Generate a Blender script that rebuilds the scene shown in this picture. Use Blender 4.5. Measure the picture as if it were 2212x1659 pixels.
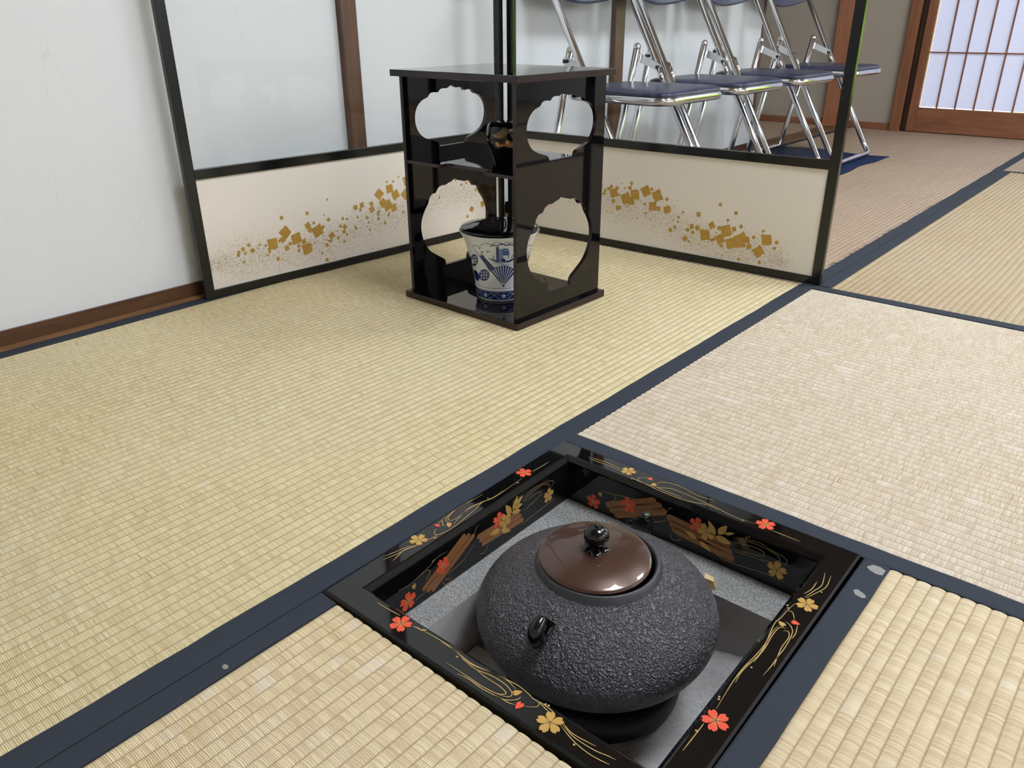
import bpy, bmesh, math, random
import numpy as np
from mathutils import Vector, Matrix, Euler
from mathutils import geometry as mgeo

# ------------------------------------------------------------------ clear
for o in list(bpy.data.objects):
    bpy.data.objects.remove(o, do_unlink=True)
SC = bpy.context.scene
COL = SC.collection
PI = math.pi
R_ = math.radians
rnd = random.Random(7)

# ------------------------------------------------------------------ camera
IW, IH, FPX = 2212, 1659, 1698.135
CAM_LOC = Vector((0.597739, -0.811869, 0.558622))
CAM_ROT = (1.137035, 0.006073, 0.707759)
cd = bpy.data.cameras.new('camera')
cd.sensor_width = 36.0
cd.lens = FPX * 36.0 / IW
cd.clip_start = 0.02
cam = bpy.data.objects.new('camera', cd)
cam.location = CAM_LOC
cam.rotation_euler = CAM_ROT
COL.objects.link(cam)
SC.camera = cam
RM = Euler(CAM_ROT, 'XYZ').to_matrix()

def ray(u, v):
    return RM @ Vector(((u - IW / 2) / FPX, -(v - IH / 2) / FPX, -1.0))
def at_z(u, v, z):
    d = ray(u, v); t = (z - CAM_LOC.z) / d.z
    return CAM_LOC + d * t
def at_plane(u, v, p0, n):
    d = ray(u, v); n = Vector(n); t = n.dot(Vector(p0) - CAM_LOC) / n.dot(d)
    return CAM_LOC + d * t

# ------------------------------------------------------------------ exposure, world
SC.view_settings.view_transform = 'Standard'
SC.view_settings.look = 'None'
SC.view_settings.gamma = 1.0
SC.view_settings.use_curve_mapping = False
SC.view_settings.exposure = 0.0
W = bpy.data.worlds.new('world'); SC.world = W; W.use_nodes = True
wn = W.node_tree; wn.nodes.clear()
wo = wn.nodes.new('ShaderNodeOutputWorld'); wb = wn.nodes.new('ShaderNodeBackground')
wb.inputs[0].default_value = (0.96, 0.98, 1.0, 1); wb.inputs[1].default_value = 4.5
wn.links.new(wb.outputs[0], wo.inputs[0])
sd = bpy.data.lights.new('sun', 'SUN'); sd.energy = 7.0; sd.angle = R_(0.6); sd.color = (1.0, 0.96, 0.86)
so = bpy.data.objects.new('sun', sd); so.rotation_euler = Vector((-0.2, 0.35, -0.94)).to_track_quat('-Z', 'Y').to_euler()
COL.objects.link(so)
SHOJI_E = 0.38       # backlit paper in the far doors
WINDOW_E = (1.7, 4.4)  # backlit paper in the two side windows
LAMP_E = (36.0, 37.0)  # ceiling lamps: screen end, hearth end

# ------------------------------------------------------------------ materials
def lin(c):
    def f(v):
        v /= 255.0
        return v / 12.92 if v <= 0.04045 else ((v + 0.055) / 1.055) ** 2.4
    return (f(c[0]), f(c[1]), f(c[2]), 1.0)

class NT:
    def __init__(s, name):
        s.m = bpy.data.materials.new(name); s.m.use_nodes = True
        s.t = s.m.node_tree; s.t.nodes.clear()
        s.out = s.n('OutputMaterial')
    def n(s, kind, **kw):
        nd = s.t.nodes.new('ShaderNode' + kind)
        for k, v in kw.items():
            setattr(nd, k, v)
        return nd
    def l(s, a, b):
        s.t.links.new(a, b)
    def val(s, x, sock):
        if hasattr(x, 'links'):
            s.l(x, sock)
        else:
            sock.default_value = x
    def math(s, op, a, b=None, c=None):
        nd = s.n('Math', operation=op)
        s.val(a, nd.inputs[0])
        if b is not None: s.val(b, nd.inputs[1])
        if c is not None: s.val(c, nd.inputs[2])
        return nd.outputs[0]
    def mix(s, f, a, b, bt='MIX'):
        nd = s.n('Mix', data_type='RGBA', blend_type=bt)
        s.val(f, nd.inputs[0]); s.val(a, nd.inputs[6]); s.val(b, nd.inputs[7])
        return nd.outputs[2]
    def ramp(s, f, stops):
        nd = s.n('ValToRGB')
        e = nd.color_ramp.elements
        while len(e) < len(stops): e.new(0.5)
        for q, (p, c) in zip(e, stops):
            q.position = p; q.color = c if len(c) == 4 else (*c, 1)
        s.val(f, nd.inputs[0])
        return nd.outputs[0]
    def coord(s, scale=(1, 1, 1), kind='Object', rot=(0, 0, 0)):
        tc = s.n('TexCoord'); mp = s.n('Mapping')
        mp.inputs['Scale'].default_value = scale
        mp.inputs['Rotation'].default_value = rot
        s.l(tc.outputs[kind], mp.inputs[0])
        return mp.outputs[0]
    def noise(s, vec, scale, detail=3, rough=0.55, dist=0.0):
        nd = s.n('TexNoise'); s.l(vec, nd.inputs['Vector'])
        nd.inputs['Scale'].default_value = scale; nd.inputs['Detail'].default_value = detail
        nd.inputs['Roughness'].default_value = rough; nd.inputs['Distortion'].default_value = dist
        return nd.outputs[0]
    def bump(s, h, strength=0.3, dist=0.001):
        nd = s.n('Bump'); nd.inputs['Strength'].default_value = strength
        nd.inputs['Distance'].default_value = dist
        s.l(h, nd.inputs['Height'])
        return nd.outputs[0]
    def bsdf(s, col, rough=0.5, metal=0.0, normal=None, spec=0.5, coat=0.0, coat_rough=0.05, sheen=0.0):
        b = s.n('BsdfPrincipled')
        s.val(col, b.inputs['Base Color']); s.val(rough, b.inputs['Roughness'])
        b.inputs['Metallic'].default_value = metal
        b.inputs['Specular IOR Level'].default_value = spec
        b.inputs['Coat Weight'].default_value = coat
        b.inputs['Coat Roughness'].default_value = coat_rough
        b.inputs['Sheen Weight'].default_value = sheen
        if normal is not None: s.l(normal, b.inputs['Normal'])
        s.l(b.outputs[0], s.out.inputs[0])
        return b

def simple(name, c, rough=0.5, metal=0.0, spec=0.5, coat=0.0, var=0.06, vs=30.0, bump=0.0, bs=200.0):
    t = NT(name); co = t.coord()
    nz = t.noise(co, vs, 3)
    c0 = lin(c); a = tuple(x * (1 - var) for x in c0[:3]) + (1,); b = tuple(min(1, x * (1 + var)) for x in c0[:3]) + (1,)
    col = t.mix(nz, a, b)
    nrm = t.bump(t.noise(co, bs, 4), bump, 0.002) if bump else None
    t.bsdf(col, rough, metal, nrm, spec, coat)
    return t.m

def tatami_mat(name, base, dark, pale, pitch):
    # local X across the ribs, local Y along them; rush strands lie across the ribs
    t = NT(name)
    tc = t.n('TexCoord'); sp = t.n('SeparateXYZ'); t.l(tc.outputs['Object'], sp.inputs[0])
    oi = t.n('ObjectInfo')
    w = sp.outputs[0]; l = sp.outputs[1]
    at = t.n('Attribute', attribute_name='rib')
    rib = t.math('FLOOR', at.outputs['Fac'])
    fr = t.math('FRACT', at.outputs['Fac'])
    # strands wander a little
    cb = t.n('CombineXYZ'); t.val(t.math('MULTIPLY', w, 14.0), cb.inputs[0]); t.val(t.math('MULTIPLY', l, 6.0), cb.inputs[1])
    wob = t.noise(cb.outputs[0], 1.0, 2)
    l2 = t.math('ADD', l, t.math('MULTIPLY', t.math('SUBTRACT', wob, 0.5), 0.006))
    c2 = t.n('CombineXYZ'); t.val(t.math('MULTIPLY', rib, 7.31), c2.inputs[0]); t.val(t.math('MULTIPLY', l2, 560.0), c2.inputs[1]); t.val(t.math('MULTIPLY', oi.outputs['Random'], 20.0), c2.inputs[2])
    fine = t.noise(c2.outputs[0], 1.0, 3, 0.65)
    c3 = t.n('CombineXYZ'); t.val(t.math('MULTIPLY', rib, 3.7), c3.inputs[0]); t.val(t.math('MULTIPLY', l2, 75.0), c3.inputs[1]); t.val(t.math('MULTIPLY', oi.outputs['Random'], 9.0), c3.inputs[2])
    clump = t.noise(c3.outputs[0], 1.0, 2, 0.5)
    wav = t.n('TexWave', wave_type='BANDS', bands_direction='Y', wave_profile='SIN')
    cw = t.n('CombineXYZ'); t.val(w, cw.inputs[0]); t.val(l2, cw.inputs[1])
    t.l(cw.outputs[0], wav.inputs['Vector']); wav.inputs['Scale'].default_value = 170.0
    wav.inputs['Distortion'].default_value = 2.5; wav.inputs['Detail'].default_value = 2.0; wav.inputs['Detail Scale'].default_value = 1.2
    strand = wav.outputs['Fac']
    c4 = t.n('CombineXYZ'); t.val(t.math('MULTIPLY', w, 3.0), c4.inputs[0]); t.val(t.math('MULTIPLY', l, 2.2), c4.inputs[1]); t.val(t.math('MULTIPLY', oi.outputs['Random'], 30.0), c4.inputs[2])
    broad = t.noise(c4.outputs[0], 1.0, 3, 0.5)
    col = t.mix(t.ramp(fine, [(0.34, (0, 0, 0)), (0.62, (1, 1, 1))]), lin(dark), lin(base))
    gap = t.math('MULTIPLY', t.ramp(fine, [(0.27, (1, 1, 1)), (0.36, (0, 0, 0))]), 0.55)
    col = t.mix(gap, col, lin((140, 106, 66)))
    col = t.mix(t.math('MULTIPLY', t.ramp(clump, [(0.36, (1, 1, 1)), (0.46, (0, 0, 0))]), 0.45), col, lin(dark))
    # worn pale patches one rib wide
    c5 = t.n('CombineXYZ'); t.val(t.math('MULTIPLY', rib, 0.9), c5.inputs[0]); t.val(t.math('MULTIPLY', l, 24.0), c5.inputs[1]); t.val(t.math('MULTIPLY', oi.outputs['Random'], 12.0), c5.inputs[2])
    worn = t.noise(c5.outputs[0], 1.0, 3, 0.6)
    col = t.mix(t.math('MULTIPLY', t.ramp(worn, [(0.60, (0, 0, 0)), (0.70, (1, 1, 1))]), 0.5), col, lin(pale))
    col = t.mix(t.math('MULTIPLY', t.ramp(broad, [(0.35, (0, 0, 0)), (0.7, (1, 1, 1))]), 0.22), col, lin(pale))
    # darker tan painted along the valleys, standing in for shade between ribs
    valley_shade = t.ramp(t.math('ABSOLUTE', t.math('SUBTRACT', fr, 0.5)), [(0.40, (0, 0, 0)), (0.49, (1, 1, 1))])
    col = t.mix(t.math('MULTIPLY', valley_shade, t.math('ADD', 0.42, t.math('MULTIPLY', fine, 0.50))), col, lin((152, 120, 78)))
    h = t.math('ADD', t.math('MULTIPLY', strand, 0.55), t.math('ADD', fine, t.math('MULTIPLY', clump, 0.7)))
    nrm = t.bump(h, 0.8, 0.0012)
    t.bsdf(col, 0.55, 0, nrm, 0.35)
    return t.m

def wood(name, c, c2, rough=0.45, scale=(2, 40, 40), spec=0.4):
    t = NT(name); co = t.coord(scale)
    a = t.noise(co, 1.5, 4, 0.6, 0.6)
    b = t.noise(co, 9.0, 2)
    f = t.math('ADD', t.math('MULTIPLY', a, 0.8), t.math('MULTIPLY', b, 0.25))
    col = t.ramp(f, [(0.32, lin(c2)), (0.68, lin(c))])
    t.bsdf(col, rough, 0, t.bump(f, 0.12, 0.001), spec)
    return t.m

def emit(name, c, e, var=0.04):
    t = NT(name); co = t.coord((1, 1, 1))
    nz = t.noise(co, 18.0, 4)
    c0 = lin(c)
    col = t.mix(nz, tuple(x * (1 - var) for x in c0[:3]) + (1,), tuple(x * (1 + var) for x in c0[:3]) + (1,))
    em = t.n('Emission'); t.l(col, em.inputs[0]); em.inputs[1].default_value = e
    df = t.n('BsdfDiffuse'); t.l(col, df.inputs[0])
    ad = t.n('AddShader'); t.l(em.outputs[0], ad.inputs[0]); t.l(df.outputs[0], ad.inputs[1])
    t.l(ad.outputs[0], t.out.inputs[0])
    return t.m

def plaster(name, c, c2, bump=0.25):
    t = NT(name); co = t.coord()
    a = t.noise(co, 1.3, 3); b = t.noise(co, 260, 3)
    col = t.mix(a, lin(c), lin(c2))
    # hairline scratches
    sc = t.coord((9, 9, 2.5)); wv = t.n('TexVoronoi', feature='DISTANCE_TO_EDGE'); t.l(sc, wv.inputs['Vector']); wv.inputs['Scale'].default_value = 1.1
    gate = t.noise(co, 7.0, 2)
    line = t.math('MULTIPLY', t.math('LESS_THAN', wv.outputs[0], 0.006), t.math('GREATER_THAN', gate, 0.62))
    col = t.mix(t.math('MULTIPLY', line, 0.07), col, lin((120, 120, 120)))
    t.bsdf(col, 0.9, 0, t.bump(t.math('ADD', b, t.math('MULTIPLY', t.noise(co, 22, 3), 1.5)), bump, 0.0015), 0.15)
    return t.m

def lacquer(name, c, rough=0.06, spec=0.5, coat=0.0):
    t = NT(name); co = t.coord()
    nz = t.noise(co, 6.0, 2)
    c0 = lin(c)
    col = t.mix(nz, tuple(x * 0.85 for x in c0[:3]) + (1,), tuple(x * 1.15 for x in c0[:3]) + (1,))
    t.bsdf(col, rough, 0, t.bump(nz, 0.02, 0.002), spec, coat)
    return t.m

def clear_pane(name, tint=(0.99, 0.995, 0.993), r0=0.02):
    # thin clear sheet: straight-through transmission plus a Fresnel-weighted mirror, same from both sides
    t = NT(name)
    ge = t.n('NewGeometry'); dt = t.n('VectorMath', operation='DOT_PRODUCT')
    t.l(ge.outputs['Normal'], dt.inputs[0]); t.l(ge.outputs['Incoming'], dt.inputs[1])
    c = t.math('ABSOLUTE', dt.outputs['Value'])
    f = t.math('ADD', r0, t.math('MULTIPLY', t.math('POWER', t.math('SUBTRACT', 1.0, c), 5.0), 1 - r0))
    tr = t.n('BsdfTransparent'); tr.inputs[0].default_value = (*tint, 1)
    gl = t.n('BsdfGlossy'); gl.inputs['Roughness'].default_value = 0.01
    mx = t.n('MixShader'); t.l(f, mx.inputs[0]); t.l(tr.outputs[0], mx.inputs[1]); t.l(gl.outputs[0], mx.inputs[2])
    t.l(mx.outputs[0], t.out.inputs[0])
    return t.m

PITCH = 0.0145
M = {}
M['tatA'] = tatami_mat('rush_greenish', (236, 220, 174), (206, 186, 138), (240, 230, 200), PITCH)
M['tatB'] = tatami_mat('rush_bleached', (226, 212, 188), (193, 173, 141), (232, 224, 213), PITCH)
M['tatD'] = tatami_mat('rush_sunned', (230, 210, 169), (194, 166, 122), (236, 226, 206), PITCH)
M['tatE'] = tatami_mat('rush_sunned_lit', (240, 222, 180), (204, 177, 132), (242, 232, 214), PITCH)  # rush_sunned lightened in the colour to make up for weak light here
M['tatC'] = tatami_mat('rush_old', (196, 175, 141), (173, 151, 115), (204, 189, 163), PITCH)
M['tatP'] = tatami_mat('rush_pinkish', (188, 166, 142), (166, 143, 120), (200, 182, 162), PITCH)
M['heri'] = simple('indigo_cloth', (52, 57, 66), 0.8, spec=0.2, var=0.12, vs=60, bump=0.25, bs=900)
M['core'] = simple('straw_core', (170, 150, 105), 0.9)
M['wall'] = plaster('white_plaster', (226, 227, 226), (216, 218, 219))
M['taupe'] = plaster('taupe_plaster', (184, 174, 158), (174, 165, 150), 0.35)
M['base'] = wood('dark_baseboard_wood', (98, 66, 42), (60, 38, 24), 0.4, (40, 3, 60))
M['strip'] = wood('floor_strip_wood', (148, 108, 70), (112, 78, 48), 0.5, (40, 3, 60))
M['post'] = wood('brown_post_wood', (100, 66, 42), (70, 44, 28), 0.35, (40, 40, 3))
M['opost'] = wood('orange_post_wood', (186, 122, 86), (152, 96, 66), 0.4, (30, 30, 2))
M['owood'] = wood('reddish_door_wood', (156, 104, 74), (122, 78, 54), 0.4, (30, 30, 3))
M['orail'] = wood('reddish_rail_wood', (156, 104, 74), (122, 78, 54), 0.4, (3, 30, 30))
M['darkwood'] = wood('dark_groove_wood', (62, 38, 28), (40, 24, 18), 0.5, (30, 30, 3))
M['ceil'] = wood('ceiling_boards', (158, 138, 114), (138, 118, 96), 0.6, (30, 2, 30))
M['paper'] = emit('backlit_paper', (214, 220, 244), SHOJI_E)
M['wpaper1'] = emit('backlit_window_paper_near', (240, 243, 252), WINDOW_E[0])
M['wpaper2'] = emit('backlit_window_paper_far', (240, 243, 252), WINDOW_E[1])
M['lamp1'] = emit('lamp_diffuser_bright', (234, 242, 253), LAMP_E[0], 0.01)
M['lamp2'] = emit('lamp_diffuser_dim', (234, 242, 253), LAMP_E[1], 0.01)
M['lampbody'] = simple('lamp_body', (225, 222, 214), 0.5)
M['black'] = lacquer('black_lacquer', (13, 13, 14), 0.035, 0.5)
M['blackframe'] = lacquer('black_frame_lacquer', (16, 19, 18), 0.16, 0.5)
M['shelf'] = lacquer('brown_black_lacquer', (10, 8, 11), 0.035, 0.42)
M['shelfedge'] = lacquer('red_brown_lacquer_edge', (36, 21, 24), 0.25, 0.5)
M['panel'] = simple('cream_screen_paper', (232, 224, 211), 0.62, spec=0.3, var=0.025, vs=5, bump=0.04, bs=700)
M['pane'] = clear_pane('clear_acrylic')
M['glass'] = clear_pane('window_glass', (0.95, 0.97, 0.96))
def goldm(name, c, r=0.42, metal=0.55):
    return simple(name, c, r, metal, 0.5, 0, 0.18, 90)
M['gold'] = goldm('gold_leaf', (190, 150, 70), 0.5, 0.25)
M['dust'] = goldm('gold_dust', (158, 128, 86), 0.6, 0.1)
M['makie'] = goldm('gold_makie', (206, 164, 88), 0.35, 0.35)
M['line'] = goldm('gold_line', (196, 166, 104), 0.35, 0.35)
M['red'] = simple('vermilion_makie', (226, 84, 52), 0.4, 0, 0.5, 0, 0.15, 400)
M['raft'] = goldm('brown_gold_makie', (150, 102, 60), 0.38, 0.25)
M['chrome'] = simple('chrome_tube', (214, 214, 216), 0.13, 1.0, var=0.03)
M['vinyl'] = simple('navy_vinyl', (38, 44, 72), 0.32, 0, 0.5, var=0.1, bump=0.05, bs=500)
M['plastic'] = simple('white_plastic', (220, 216, 200), 0.4)
M['navy'] = simple('navy_cloth', (26, 42, 74), 0.9, spec=0.15, var=0.15, bump=0.2, bs=800)
M['porc'] = simple('white_porcelain', (226, 230, 232), 0.12, 0, 0.5, 0.3, 0.02, 20)
M['cobalt'] = simple('cobalt_glaze', (30, 48, 112), 0.14, 0, 0.5, 0.3, 0.25, 160)
M['cobaltl'] = simple('pale_cobalt_glaze', (108, 134, 186), 0.14, 0, 0.5, 0.3, 0.2, 160)
M['clay'] = None
t = NT('granular_hearth_clay'); co = t.coord()
v1 = t.noise(co, 420, 3, 0.7); v2 = t.noise(co, 16, 3)
col = t.mix(t.ramp(v1, [(0.35, (0, 0, 0)), (0.65, (1, 1, 1))]), lin((110, 111, 114)), lin((196, 194, 184)))
col = t.mix(t.math('MULTIPLY', v2, 0.5), col, lin((112, 116, 128)))
t.bsdf(col, 0.9, 0, t.bump(v1, 0.6, 0.002), 0.2); M['clay'] = t.m
t = NT('hearth_ash'); co = t.coord()
v1 = t.noise(co, 160, 5, 0.7); v2 = t.noise(co, 30, 3)
t.bsdf(t.mix(v1, lin((150, 147, 145)), lin((205, 202, 198))), 0.95, 0, t.bump(t.math('ADD', v1, v2), 0.8, 0.004), 0.1); M['ash'] = t.m
M['pit'] = simple('smooth_pit_clay', (182, 179, 177), 0.85, spec=0.2, var=0.12, vs=40, bump=0.3, bs=150)
M['iron_dark'] = simple('black_iron', (18, 20, 20), 0.5, 0.0, 0.4, bump=0.1)
t = NT('cast_iron_pebbled'); co = t.coord()
n2 = t.noise(co, 230, 1.0, 0.5, 0.35)
n3 = t.noise(co, 420, 2, 0.5, 0.6)
h = t.math('ADD', t.math('MULTIPLY', t.math('SMOOTH_MIN', t.math('ABSOLUTE', t.math('SUBTRACT', n2, 0.5)), 0.12, 0.08), 2.2), t.math('MULTIPLY', n3, 0.35))
col = t.mix(t.noise(co, 45, 3), lin((80, 79, 83)), lin((98, 96, 100)))
t.bsdf(col, 0.31, 0.35, t.bump(h, 1.0, 0.0055), 0.5); M['iron'] = t.m
M['iron_smooth'] = simple('cast_iron_rim', (66, 66, 70), 0.42, 0.3, 0.5, var=0.15, vs=120, bump=0.3, bs=300)
M['bronze'] = simple('brown_bronze', (72, 45, 32), 0.32, 0.3, 0.5, 0.6, 0.12, 60)
M['dkmetal'] = simple('dark_polished_metal', (62, 62, 62), 0.14, 0.9, 0.5, var=0.1)
M['woodchip'] = simple('pale_wood', (200, 180, 130), 0.7)
M['leaf'] = simple('hedge_leaves', (150, 180, 62), 0.6, var=0.5, vs=40)
M['lawn'] = simple('garden_ground', (110, 130, 80), 0.9, var=0.3, vs=8)
M['grime'] = simple('tape_patch', (140, 138, 132), 0.5)

# ------------------------------------------------------------------ mesh helpers
def mesh_obj(name, verts, faces, mat, parent=None, smooth=False):
    me = bpy.data.meshes.new(name)
    me.from_pydata([tuple(v) for v in verts], [], faces)
    if mat is not None: me.materials.append(mat)
    if smooth:
        for p in me.polygons: p.use_smooth = True
    me.update()
    o = bpy.data.objects.new(name, me)
    COL.objects.link(o)
    if parent: o.parent = parent
    return o

def bm_obj(name, bm, mat, parent=None, smooth=False):
    bmesh.ops.recalc_face_normals(bm, faces=bm.faces)
    me = bpy.data.meshes.new(name); bm.to_mesh(me); bm.free()
    for m in (mat if isinstance(mat, (list, tuple)) else [mat]): me.materials.append(m)
    if smooth:
        for p in me.polygons: p.use_smooth = True
    o = bpy.data.objects.new(name, me); COL.objects.link(o)
    if parent: o.parent = parent
    return o

def share(name, src, parent=None, loc=None, rot=None):
    o = bpy.data.objects.new(name, src.data); COL.objects.link(o)
    if parent: o.parent = parent
    if loc is not None: o.location = loc
    if rot is not None: o.rotation_euler = rot
    return o

def add_box(bm, x0, x1, y0, y1, z0, z1, bevel=0.0, seg=2):
    g = bmesh.ops.create_cube(bm, size=1.0)
    vs = g['verts']
    for v in vs:
        v.co = Vector(((x0 + x1) / 2 + v.co.x * (x1 - x0), (y0 + y1) / 2 + v.co.y * (y1 - y0), (z0 + z1) / 2 + v.co.z * (z1 - z0)))
    if bevel > 0:
        ed = list({e for v in vs for e in v.link_edges})
        bmesh.ops.bevel(bm, geom=ed, offset=bevel, segments=seg, affect='EDGES', profile=0.6)

def box(name, x0, x1, y0, y1, z0, z1, mat, parent=None, bevel=0.0, seg=2):
    bm = bmesh.new(); add_box(bm, x0, x1, y0, y1, z0, z1, bevel, seg)
    return bm_obj(name, bm, mat, parent)

def fillet(path, r, n=6):
    out = [Vector(path[0])]
    for i in range(1, len(path) - 1):
        a, b, c = Vector(path[i - 1]), Vector(path[i]), Vector(path[i + 1])
        d1 = (a - b); d2 = (c - b)
        k = min(r, d1.length * 0.45, d2.length * 0.45)
        p = b + d1.normalized() * k; q = b + d2.normalized() * k
        for j in range(n + 1):
            s = j / n
            out.append(p * (1 - s) ** 2 + b * 2 * s * (1 - s) + q * s * s)
    out.append(Vector(path[-1]))
    return out

def tube_data(path, r, n=10, cap=True):
    path = [Vector(p) for p in path]
    V = []; F = []
    up = None
    rr = r if isinstance(r, (list, tuple)) else [r] * len(path)
    for i, p in enumerate(path):
        tdir = (path[min(i + 1, len(path) - 1)] - path[max(i - 1, 0)]).normalized()
        if up is None:
            up = Vector((0, 0, 1)) if abs(tdir.z) < 0.9 else Vector((1, 0, 0))
        s = tdir.cross(up)
        if s.length < 1e-6: s = tdir.cross(Vector((0, 1, 0)))
        s.normalize(); up = s.cross(tdir).normalized()
        for k in range(n):
            a = 2 * PI * k / n
            V.append(p + (s * math.cos(a) + up * math.sin(a)) * rr[i])
    for i in range(len(path) - 1):
        for k in range(n):
            F.append((i * n + k, i * n + (k + 1) % n, (i + 1) * n + (k + 1) % n, (i + 1) * n + k))
    if cap:
        F.append(tuple(range(n - 1, -1, -1))); F.append(tuple(range((len(path) - 1) * n, len(path) * n)))
    return V, F

def tube(name, path, r, mat, parent=None, n=10):
    V, F = tube_data(path, r, n)
    o = mesh_obj(name, V, F, mat, parent, True)
    return o

def lathe(name, prof, mat, parent=None, n=64, smooth=True):
    V = []; F = []; idx = []
    for r, z in prof:
        if r < 1e-6:
            idx.append([len(V)]); V.append((0, 0, z))
        else:
            idx.append(list(range(len(V), len(V) + n)))
            V += [(r * math.cos(2 * PI * k / n), r * math.sin(2 * PI * k / n), z) for k in range(n)]
    for a, b in zip(idx[:-1], idx[1:]):
        for k in range(n):
            k2 = (k + 1) % n
            if len(a) == 1 and len(b) == 1: continue
            if len(a) == 1: F.append((a[0], b[k2], b[k]))
            elif len(b) == 1: F.append((a[k], a[k2], b[0]))
            else: F.append((a[k], a[k2], b[k2], b[k]))
    o = mesh_obj(name, V, F, mat, parent, smooth)
    bm = bmesh.new(); bm.from_mesh(o.data); bmesh.ops.recalc_face_normals(bm, faces=bm.faces); bm.to_mesh(o.data); bm.free()
    return o

def catmull(pts, n=6, closed=False):
    P = [np.array(p, float) for p in pts]
    out = []
    m = len(P)
    rng = range(m) if closed else range(m - 1)
    for i in rng:
        if closed:
            p0, p1, p2, p3 = P[i - 1], P[i], P[(i + 1) % m], P[(i + 2) % m]
        else:
            p1, p2 = P[i], P[i + 1]
            p0 = P[i - 1] if i > 0 else 2 * p1 - p2
            p3 = P[i + 2] if i + 2 < m else 2 * p2 - p1
        for j in range(n):
            s = j / n
            out.append(0.5 * ((2 * p1) + (p2 - p0) * s + (2 * p0 - 5 * p1 + 4 * p2 - p3) * s * s + (3 * p1 - p0 - 3 * p2 + p3) * s ** 3))
    if not closed: out.append(P[-1])
    return out

def plate_mesh(outer, holes, thick):
    """flat plate with holes: returns verts (u, v, w) and faces, w from 0 to thick; index of side-face start"""
    loops = [outer] + holes
    tris = mgeo.tessellate_polygon([[Vector((p[0], p[1], 0)) for p in lp] for lp in loops])
    flat = [p for lp in loops for p in lp]
    n = len(flat)
    V = [(p[0], p[1], 0.0) for p in flat] + [(p[0], p[1], thick) for p in flat]
    F = [tuple(t) for t in tris] + [tuple(i + n for i in reversed(t)) for t in tris]
    nf = len(F); k = 0
    for lp in loops:
        m = len(lp)
        for i in range(m):
            a = k + i; b = k + (i + 1) % m
            F.append((a, b, b + n, a + n))
        k += m
    return V, F, nf

def tag(o, label=None, cat=None, group=None, kind=None):
    if label: o['label'] = label
    if cat: o['category'] = cat
    if group: o['group'] = group
    if kind: o['kind'] = kind
    return o
def struct(o):
    o['kind'] = 'structure'; return o
def empty(name, loc=(0, 0, 0), rz=0.0):
    e = bpy.data.objects.new(name, None); e.empty_display_size = 0.05
    e.location = loc; e.rotation_euler = (0, 0, rz)
    COL.objects.link(e)
    return e

# ------------------------------------------------------------------ room shell
WX = -1.035            # plaster face of left wall
YF = 3.93              # far wall
XR, YN, ZC = 2.9, -2.95, 2.42
HX0, HX1, HY0, HY1 = 0.030, 0.396, -0.402, -0.034   # hole in the floor under the hearth frame

bm = bmesh.new()
add_box(bm, -2.7, HX0, YN, YF + 0.1, -0.12, -0.056)
add_box(bm, HX1, XR, YN, YF + 0.1, -0.12, -0.056)
add_box(bm, HX0, HX1, YN, HY0, -0.12, -0.056)
add_box(bm, HX0, HX1, HY1, YF + 0.1, -0.12, -0.056)
struct(bm_obj('floor', bm, M['core']))
struct(box('ceiling', -2.7, XR, YN, YF + 0.1, ZC, ZC + 0.06, M['ceil']))
YE = 2.785            # end of the plaster wall
struct(box('wall_left', WX - 0.1, WX, YN, YE, -0.056, ZC, M['wall']))
struct(box('wall_left_header', WX - 0.1, WX, YE, YF, 1.82, ZC, M['wall']))
struct(box('wall_alcove_side', -2.7, -2.6, 2.55, YF, -0.056, ZC, M['taupe']))
struct(box('wall_alcove_near', -2.6, WX - 0.1, 2.5, 2.6, -0.056, ZC, M['wall']))
struct(box('wall_far', -2.6, -0.70, YF, YF + 0.1, -0.056, ZC, M['taupe']))
struct(box('wall_far_header', -0.70, XR, YF, YF + 0.1, 1.80, ZC, M['wall']))
struct(box('wall_far_right', 1.98, XR, YF, YF + 0.1, -0.056, 1.80, M['wall']))
struct(box('wall_near', WX, XR, YN - 0.1, YN, -0.056, ZC, M['wall']))
# right wall with two window openings
WINS = [(-1.9, 0.1), (0.6, 3.3)]
bm = bmesh.new()
add_box(bm, XR, XR + 0.1, YN, YF + 0.1, -0.056, 0.90)
add_box(bm, XR, XR + 0.1, YN, YF + 0.1, 1.95, ZC)
add_box(bm, XR, XR + 0.1, YN, WINS[0][0], 0.90, 1.95)
add_box(bm, XR, XR + 0.1, WINS[0][1], WINS[1][0], 0.90, 1.95)
add_box(bm, XR, XR + 0.1, WINS[1][1], YF + 0.1, 0.90, 1.95)
struct(bm_obj('wall_right', bm, M['wall']))

# skirting of the left wall, posts
struct(box('baseboard_left', WX, WX + 0.006, YN, YE, 0.004, 0.034, M['base'], bevel=0.001))
struct(box('trim_1', WX, WX + 0.020, YN, YE, -0.056, 0.005, M['strip']))
struct(box('trim_2', WX - 0.01, WX + 0.020, 0.464, 0.509, 0.005, ZC, M['post'], bevel=0.002))
struct(box('trim_3', WX - 0.01, WX + 0.020, 1.607, 1.663, 0.005, ZC, M['post'], bevel=0.002))
struct(box('trim_4', WX - 0.1, WX + 0.006, YE, YE + 0.018, -0.01, ZC, M['post'], bevel=0.002))
# grooved sill of the opening
s = struct(box('trim_5', -1.105, -0.985, YE + 0.018, YF, -0.056, 0.002, M['strip']))
for gx in (-1.075, -1.045, -1.015):
    box('groove', gx - 0.006, gx + 0.006, YE + 0.02, YF - 0.002, 0.0015, 0.0026, M['darkwood'], s)
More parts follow.
